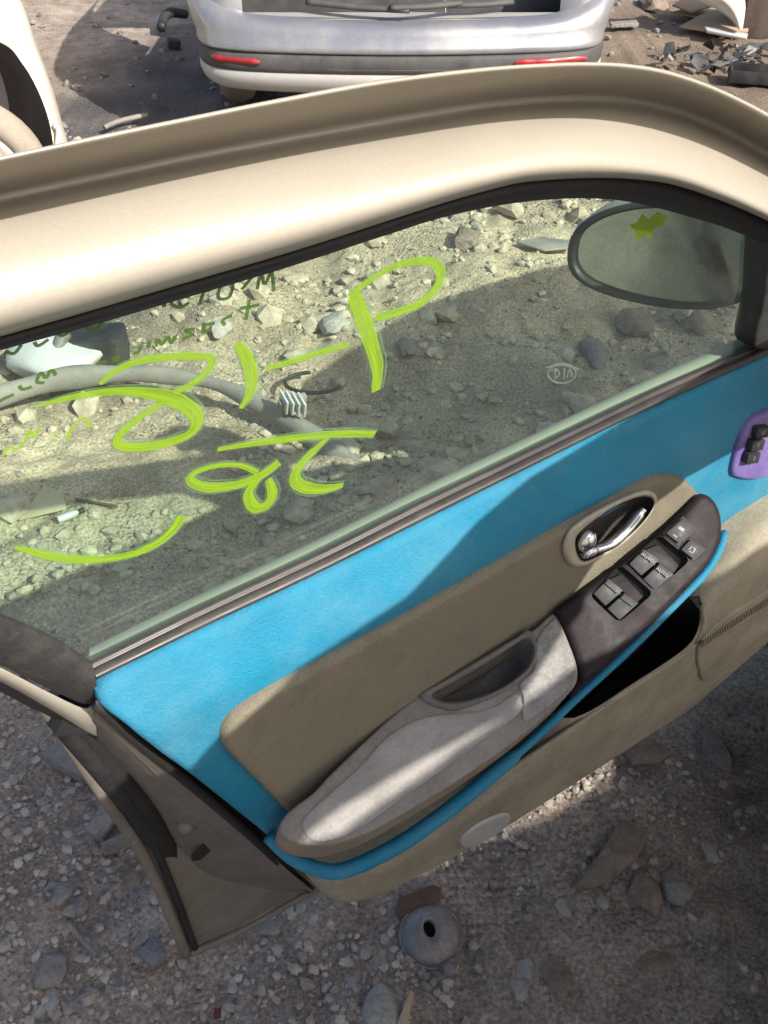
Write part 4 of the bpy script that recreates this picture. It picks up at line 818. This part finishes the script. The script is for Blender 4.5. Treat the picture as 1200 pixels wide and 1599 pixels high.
# dusty ledge of the open boot and what lies behind
loft('boot_ledge', [[Vector((x, .09+.05*abs(x/.62)**4, .558)) for x in np.linspace(-.66, .66, 9)], [Vector((x, .20, .560)) for x in np.linspace(-.64, .64, 9)], [Vector((x, .26, .545)) for x in np.linspace(-.62, .62, 9)], [Vector((x, .30, .42)) for x in np.linspace(-.6, .6, 9)]], silverlow, sv, 40)
box('boot_floor', (0, .95, .40), (1.4, 1.3, .05), darkvoid, sv, (0, 0, 0), .01)
for s in (-1, 1):
    loft('quarter_panel', [[Vector((s*.90*k, y, z)) for y, z in ((.12+o, .56), (.16+o, .75), (.26+o, .95), (.50+o, 1.10), (.9+o, 1.15))] for k, o in ((.72, .06), (.80, .03), (.95, .10), (.99, .35), (.99, 1.2))], silver, sv, 30)
    w_ = tube('rear_wheel', [Vector((s*.80, 1.0+.26*math.cos(a), .30+.26*math.sin(a))) for a in np.linspace(0, 6.283, 20)[:-1]], .085, tyrem, sv, 40, 10, closed=True)
box('under_body', (0, 1.7, .50), (1.6, 2.6, .34), trimgrey, sv, (0, 0, 0), .06)
box('roof', (0, 1.9, 1.36), (1.25, 1.5, .06), silver, sv, (0, 0, 0), .03)
for s in (-1, 1): tube('rear_pillar', [Vector((s*.78, .55, 1.08)), Vector((s*.68, .9, 1.25)), Vector((s*.60, 1.25, 1.36))], .05, silver, sv, 12, 8)
def twig(name, pts, r, m, label, cat, group=None, h=.02):
    P = [at_z(x, y, z) for x, y, z in pts]; o = tube(name, [p-P[0] for p in P], r, m, None, 16, 7); o.location = P[0]+Vector((0, 0, max(0, gh(P[0].x, P[0].y)))); tag(o, label, cat, group); return o
for i, (a, b, z0, lab) in enumerate((((480, 3), (640, 16), .60, 'long grey trim strip lying along the silver car boot ledge'), ((610, 12), (720, 4), .61, 'thin dark bar crossing the boot ledge of the silver car'), ((700, 8), (800, 2), .60, 'short grey trim strip at the right of the boot ledge'))):
    P = [at_z(*a, z0), at_z((a[0]+b[0])/2, (a[1]+b[1])/2+2, z0), at_z(*b, z0)]; o = tube('trim_strip', [p-P[0] for p in P], .012, trimgrey, None, 16, 7, 1.8); o.location = P[0]; tag(o, lab, 'strip')
hk = at_depth(640, 26, 4.02); o = tube('wire_hook', [Vector((-.035, 0, -.02)), Vector((-.02, -.01, .012)), Vector((.005, -.015, .02)), Vector((.02, -.01, -.01)), Vector((.035, 0, .0))], .006, rust, None, 20, 7); o.location = hk; tag(o, 'small rusty wire hook on the middle of the boot ledge', 'hook')
P = [at_depth(694, -20, 3.95), at_depth(697, 25, 3.93), at_depth(703, 52, 3.92), at_depth(714, 70, 3.90), at_depth(716, 104, 3.89)]
o = tube('hanging_thread', [p-P[0] for p in P], .0016, plasticw, None, 30, 5); o.location = P[0]; tag(o, 'thin pale thread hanging over the silver bumper', 'thread')

# ---------------------------------------------------------------- pale car at the left edge: wing, wheel arch, wheel
pc = empty('pale_car', at_z(0, 225, 0)); tag(pc, 'pale dusty car at upper left showing its wing and wheel arch', 'car')
pb = Vector(pc.location)
def dr_(pts, t): return [at_depth(x, y, t)-pb for x, y in pts]
OE = [(-60, -190), (-15, -90), (35, 5), (58, 70), (80, 130), (97, 190), (108, 228), (112, 260)]
LE = [(-230, 30), (-120, 30), (0, 66), (34, 98), (58, 138), (75, 182), (83, 222), (86, 262)]
def mixd(t): return [(a[0]*(1-t)+b[0]*t, a[1]*(1-t)+b[1]*t) for a, b in zip(OE, LE)]
loft('wing', [dr_(OE, 4.05), dr_(mixd(.04), 3.92), dr_(mixd(.15), 3.84), dr_(mixd(.5), 3.78), dr_(mixd(.9), 3.75), dr_(LE, 3.74), dr_(LE, 3.78)], whitepaint, pc, 50)
loft('arch_liner', [dr_(LE, 3.77), dr_([(x-14, y+8) for x, y in LE], 4.0), dr_([(x-50, y+30) for x, y in LE], 4.25), dr_([(-230, 200), (-180, 210), (-120, 220), (-90, 230), (-60, 240), (-40, 250), (-20, 260), (0, 280)], 4.3)], archm, pc, 40)
o = tube('wing_bracket', dr_([(84, 196), (92, 204), (90, 226), (88, 250)], 3.74), .012, whitepaint, pc, 12, 8)
wc = at_depth(-48, 292, 3.62)-pb; ax = Vector((.45, -.86, .12)).normalized(); q_ = ax.to_track_quat('Z', 'Y')
def lathe(name, prof, m, parent, seg=48):
    V = [wc+q_@Vector((math.cos(2*math.pi*k/seg)*r, math.sin(2*math.pi*k/seg)*r, z)) for r, z in prof for k in range(seg)]
    return obj(name, V, [(a*seg+k, a*seg+(k+1) % seg, (a+1)*seg+(k+1) % seg, (a+1)*seg+k) for a in range(len(prof)-1) for k in range(seg)], m, parent)
wh = lathe('wheel', [(.30, -.16), (.318, -.12), (.322, -.04), (.312, .0), (.29, .022), (.25, .03), (.225, .022), (.215, .0)], tyrem, pc)
lathe('rim', [(.215, .0), (.20, .012), (.185, -.01), (.12, -.03), (.06, -.005), (.02, .0)], whitepaint, wh)
box('body_shell', at_depth(-190, 20, 4.5)-pb, (1.2, 1.6, .7), whitepaint, pc, (0, 0, .3), .12)

# ---------------------------------------------------------------- junk on the ground
def sheet(name, px, z, th, m, label, cat, tilt=(0, 0), group=None):
    c = at_z(sum(p[0] for p in px)/len(px), sum(p[1] for p in px)/len(px), z); gz = gh(c.x, c.y)
    P = [at_z(x, y, z)-c for x, y in px]; P = [p+Vector((0, 0, p.x*tilt[0]+p.y*tilt[1])) for p in P]
    o = prism(name, P, (0, 0, -th), m, None, min(.004, th*.3)); o.location = (c.x, c.y, max(gz, 0)+z); tag(o, label, cat, group); return o
sheet('cardboard_sheet', [(1062, 38), (1100, 22), (1150, 14), (1172, 30), (1168, 50), (1110, 47)], .05, .012, card, 'large tan cardboard sheet lying flat at upper right', 'cardboard', (.05, .03))
sheet('cardboard_sheet', [(1050, 6), (1078, -6), (1118, 6), (1082, 14)], .09, .012, card, 'smaller folded tan cardboard behind the large sheet', 'cardboard', (.0, .1))
sheet('cardboard_sheet', [(1048, 18), (1085, 10), (1130, 14), (1100, 28)], .04, .01, card, 'middle cardboard sheet half under the smaller folded one', 'cardboard')
sheet('white_board', [(1100, 43), (1168, 55), (1166, 62), (1104, 50)], .06, .015, plasticw, 'narrow white board in front of the large cardboard', 'board')
sheet('plank', [(952, 36), (994, 33), (998, 39), (955, 41)], .03, .02, stonem[0], 'short grey plank right of the silver car', 'plank')
sheet('flat_shard', [(806, 380), (845, 372), (895, 378), (900, 388), (850, 393)], .03, .008, bargrey, 'flat pale plastic shard seen through the window beside the mirror', 'plastic')
sheet('yellowed_sheet', [(28, 808), (70, 762), (100, 775), (106, 800)], .03, .004, paperm, 'crumpled yellowed sheet in the sun patch at the left', 'sheet', (.15, .1))
sheet('concrete_slab', [(968, 1286), (990, 1294), (1010, 1314), (990, 1348), (955, 1376), (925, 1386), (900, 1384), (940, 1330)], .035, .022, stonem[2], 'tilted flat concrete slab on the soil under the door', 'slab', (.1, -.1))
sheet('concrete_slab', [(66, 1180), (98, 1148), (140, 1150), (158, 1184), (158, 1222), (110, 1204)], .04, .03, stonem[0], 'broad flat grey slab left of the door at the image edge', 'slab')
sheet('concrete_slab', [(240, 1462), (262, 1494), (238, 1513), (216, 1490)], .025, .018, stonem[3], 'small square grey slab below the rear corner of the door', 'slab', (.1, 0))
sheet('broken_board', [(132, 1296), (182, 1232), (206, 1248), (158, 1306)], .05, .02, stonem[0], 'grey broken board left of the door above the metal bracket', 'board', (-.1, .2))
sheet('red_scrap', [(334, 1574), (346, 1573), (345, 1590), (334, 1591)], .012, .003, mat('dull_red', (.13, .02, .022), .7), 'tiny dark red scrap of plastic at the bottom edge', 'plastic')
sheet('wood_splinter', [(618, 1604), (640, 1552), (647, 1556), (636, 1606)], .02, .012, card, 'pale wood splinter beside the large stone at the bottom edge', 'wood', (0, .3))
sheet('glass_scrap', [(840, 469), (850, 467), (852, 472), (842, 475)], .012, .003, plasticw, 'tiny bright scrap in the shadow below the mirror', 'scrap')
twig('stick', [(106, 1440, .03), (122, 1462, .02), (152, 1492, .02)], .0045, stonem[0], 'thin grey stick lying in the lower left', 'stick')
twig('stick', [(108, 1570, .02), (128, 1556, .025), (152, 1546, .02)], .004, stonem[0], 'short grey stick near the bottom left corner', 'stick')
twig('stick', [(165, 206, .03), (190, 196, .03), (232, 186, .03)], .012, bargrey, 'grey stick just behind the upper left of the door frame', 'stick')
twig('rubber_hose', [(252, 44, .05), (258, 26, .08), (268, 20, .09), (290, 22, .06)], .028, blackpl, 'short bent black rubber hose left of the silver car', 'hose')
twig('twig', [(122, 792, .012), (150, 796, .014), (186, 802, .012)], .004, rust, 'dark thin twig in the sun patch seen through the glass', 'twig')
p = at_z(272, 73, .03); o = box('black_block', (0, 0, 0), (.07, .06, .05), blackpl, None, (.1, .2, .4), .008); o.location = (p.x, p.y, gh(p.x, p.y)+.03); tag(o, 'small black plastic block left of the silver bumper', 'block')
# black tray
c = at_z(1195, 118, .05); tr_ = empty('black_tray', (c.x, c.y, 0), -.25); tag(tr_, 'black rectangular plastic tray at the right edge', 'tray')
box('tray_floor', (0, 0, .03), (.36, .16, .012), blackpl, tr_, (0, 0, 0), .003)
for x, y, sx, sy in ((0, .08, .36, .012), (0, -.08, .36, .012), (.174, 0, .012, .15), (-.174, 0, .012, .15)): box('tray_wall', (x, y, .055), (sx, sy, .06), blackpl, tr_, (0, 0, 0), .004)
# white wing fragment and the dark block behind it
P = at_z(1150, 52, 0); wf_ = empty('wing_fragment', (P.x, P.y, 0)); tag(wf_, 'curved white car wing fragment at the upper right corner', 'car part')
loft('panel', [[at_depth(x, y, t)-P for x, y in pts] for pts, t in (([(1030, -60), (1085, -5), (1120, 15), (1140, 30), (1154, 46)], 5.5), ([(1080, -70), (1120, -10), (1140, 10), (1150, 28), (1156, 46)], 5.40), ([(1130, -70), (1155, -20), (1160, 0), (1161, 20), (1158, 46)], 5.42), ([(1140, -70), (1162, -20), (1165, 0), (1164, 20), (1160, 46)], 5.5))], whitepaint, wf_, 30)
p = at_z(1182, 60, 0); o = box('dark_crate', (0, 0, .2), (.24, .3, .42), archm, None, (0, 0, .1), .02); o.location = (p.x, p.y+.15, 0); tag(o, 'dark brown crate at the upper right corner beside the white fragment', 'crate')
# torn grey plastic shards
rs = random.Random(11)
for i in range(40):
    px, py = rs.uniform(1030, 1215), rs.uniform(78, 112); c = at_z(px, py, .02); k = rs.choice((4, 5, 5)); s = rs.uniform(.02, .075)
    P = [Vector((math.cos(6.283*j/k+rs.uniform(-.4, .4))*s*rs.uniform(.6, 1.5), math.sin(6.283*j/k)*s*rs.uniform(.3, .8), rs.uniform(-.02, .03))) for j in range(k)]
    o = prism('plastic_shard', P, (0, 0, -.005), rs.choice((trimgrey, trimgrey, bargrey, blackpl)), None, .001); o.location = (c.x, c.y, gh(c.x, c.y)+.03+.02*rs.random()); o.rotation_euler = (rs.uniform(-.5, .5), rs.uniform(-.5, .5), rs.uniform(0, 6))
    tag(o, 'torn grey plastic shard in the heap at upper right', 'plastic', 'torn plastic shards in the heap')
# long grey bar with a clip, seen through the glass
P = [at_z(x, y, z) for x, y, z in ((-60, 640, .05), (20, 612, .06), (110, 590, .07), (220, 584, .075), (330, 598, .07), (420, 640, .055), (500, 690, .03), (585, 745, -.02))]
bar = empty('bumper_bar', (P[3].x, P[3].y, 0)); tag(bar, 'long curved grey bumper bar lying behind the door, seen through its glass', 'bumper bar')
b0 = Vector(bar.location); tube('bar', [p-b0 for p in P], lambda t: .029+.006*math.sin(t*9)+.004*math.sin(t*31), bargrey, bar, 60, 14, .75)
cp = at_z(455, 628, .12)-b0
for k in range(4): box('clip_fin', cp+Vector((k*.016-.02, -.004*k, 0)), (.006, .05, .05), plasticw, bar, (.3, 0, .5), .002)
box('clip_base', cp+Vector((0, .02, -.02)), (.08, .02, .05), bargrey, bar, (.3, 0, .5), .004)
# headlamp unit
c = at_z(98, 560, .06); hl = empty('headlamp', (c.x, c.y, 0)); tag(hl, 'cloudy white headlamp unit lying behind the door at the left', 'headlamp')
vs_, fs_ = rock_shape(555, .75, 3, .12); body = obj('lens', [Vector((v.x*.17, v.y*.12, v.z*.10+.06)) for v in vs_], fs_, plasticw, hl)
tube('reflector', [Vector((-.01, -.09, .05)), Vector((0, -.02, .105)), Vector((.01, .04, .12))], lambda t: .020, steel, hl, 16, 12)
box('housing', (.05, .06, .06), (.26, .12, .10), blackpl, hl, (0, 0, .2), .02)
# black hose loops
for k, (cx, cy, rx, ry, lab) in enumerate(((490, 602, 44, 16, 'loop of thin black hose half buried, seen through the glass'),)):
    P = [at_z(cx+rx*math.cos(a), cy+ry*math.sin(a), .012+.012*math.sin(a*1.3)) for a in np.linspace(.4, 4.6, 16)]; o = tube('hose_loop', [p-P[0] for p in P], .006, blackpl, None, 50, 7); o.location = P[0]+Vector((0, 0, .01)); tag(o, lab, 'hose')
# little bottle
c = at_z(112, 814, .02); bt = empty('bottle', (c.x, c.y, max(0, gh(c.x, c.y))), .6); tag(bt, 'small white bottle with dark cap lying in the sun patch', 'bottle')
tube('bottle_body', [Vector((-.03, 0, .018)), Vector((-.01, 0, .018)), Vector((.012, 0, .018)), Vector((.022, 0, .018))], lambda t: .0095 if t < .75 else .0095-.02*(t-.75), plasticw, bt, 20, 12)
tube('cap', [Vector((.022, 0, .018)), Vector((.036, 0, .018))], .0065, blackpl, bt, 4, 12)
# round pressed metal cover with an oval hole
c = at_z(674, 1452, .012); cv = empty('metal_cover', (c.x, c.y, gh(c.x, c.y))); tag(cv, 'round pressed metal cover with an oval hole on the soil below the door', 'metal cover')
r = .0475/1.0*(c-CAM).dot(FW)/1.46*1.0; seg = 40; prof = [(1.02, -.02), (1.0, .12), (.93, .36), (.80, .56), (.62, .68), (.45, .735), (.30, .74), (.26, .70), (.25, .40)]
V = []
for i, (q, z) in enumerate(prof):
    f = sm(.8, .25, q)
    for k in range(seg):
        a = 2*math.pi*k/seg; sx = 1-.25*f; V.append(Vector((math.cos(a)*q*r*sx-.004*f, math.sin(a)*q*r*(1+.12*f)+.35*r*f*.3, z*r*.75+.012*r*math.sin(a*2)*(1-f))))
cov = obj('cover_shell', V, [(a*seg+k, a*seg+(k+1) % seg, (a+1)*seg+(k+1) % seg, (a+1)*seg+k) for a in range(len(prof)-1) for k in range(seg)], steel, cv)
cv.rotation_euler = (.12, .05, .2)
V = [Vector((math.cos(6.283*k/20)*r*.8, math.sin(6.283*k/20)*r*.8, .004)) for k in range(20)]; obj('cover_floor', V, [tuple(range(20))], darkvoid, cv, False)
tube('rolled_rim', [Vector((math.cos(a)*r*1.01, math.sin(a)*r*1.01, .004)) for a in np.linspace(0, 6.283, 25)[:-1]], .003, steel, cv, 48, 6, closed=True)
# bent bracket
c = at_z(183, 1306, .02); bk = empty('metal_bracket', (c.x, c.y, gh(c.x, c.y)), .5); tag(bk, 'bent sheet metal bracket left of the rear edge of the door', 'bracket')
box('bracket_web', (0, 0, .012), (.06, .045, .003), steel, bk, (.1, 0, 0), .001)
for s in (-1, 1): box('bracket_flange', (0, s*.022, .028), (.06, .003, .03), steel, bk, (s*.2, 0, 0), .001)
# plate fragments
rs = random.Random(21)
for lab, px, py, s in (('thin curved rusty plate under the panel beside the metal cover', 640, 1408, .03), ('second rusty plate fragment under the panel by the cover', 668, 1396, .028)):
    c = at_z(px, py, .02); P = [Vector((math.cos(6.283*j/7)*s*rs.uniform(.8, 1.2), math.sin(6.283*j/7)*s*.7*rs.uniform(.8, 1.2), rs.uniform(-.004, .006))) for j in range(7)]
    o = prism('rusty_plate', P, (0, 0, -.003), rust, None, .0008); o.location = (c.x, c.y, gh(c.x, c.y)+.014); o.rotation_euler = (.4, -.2, .5); tag(o, lab, 'plate')
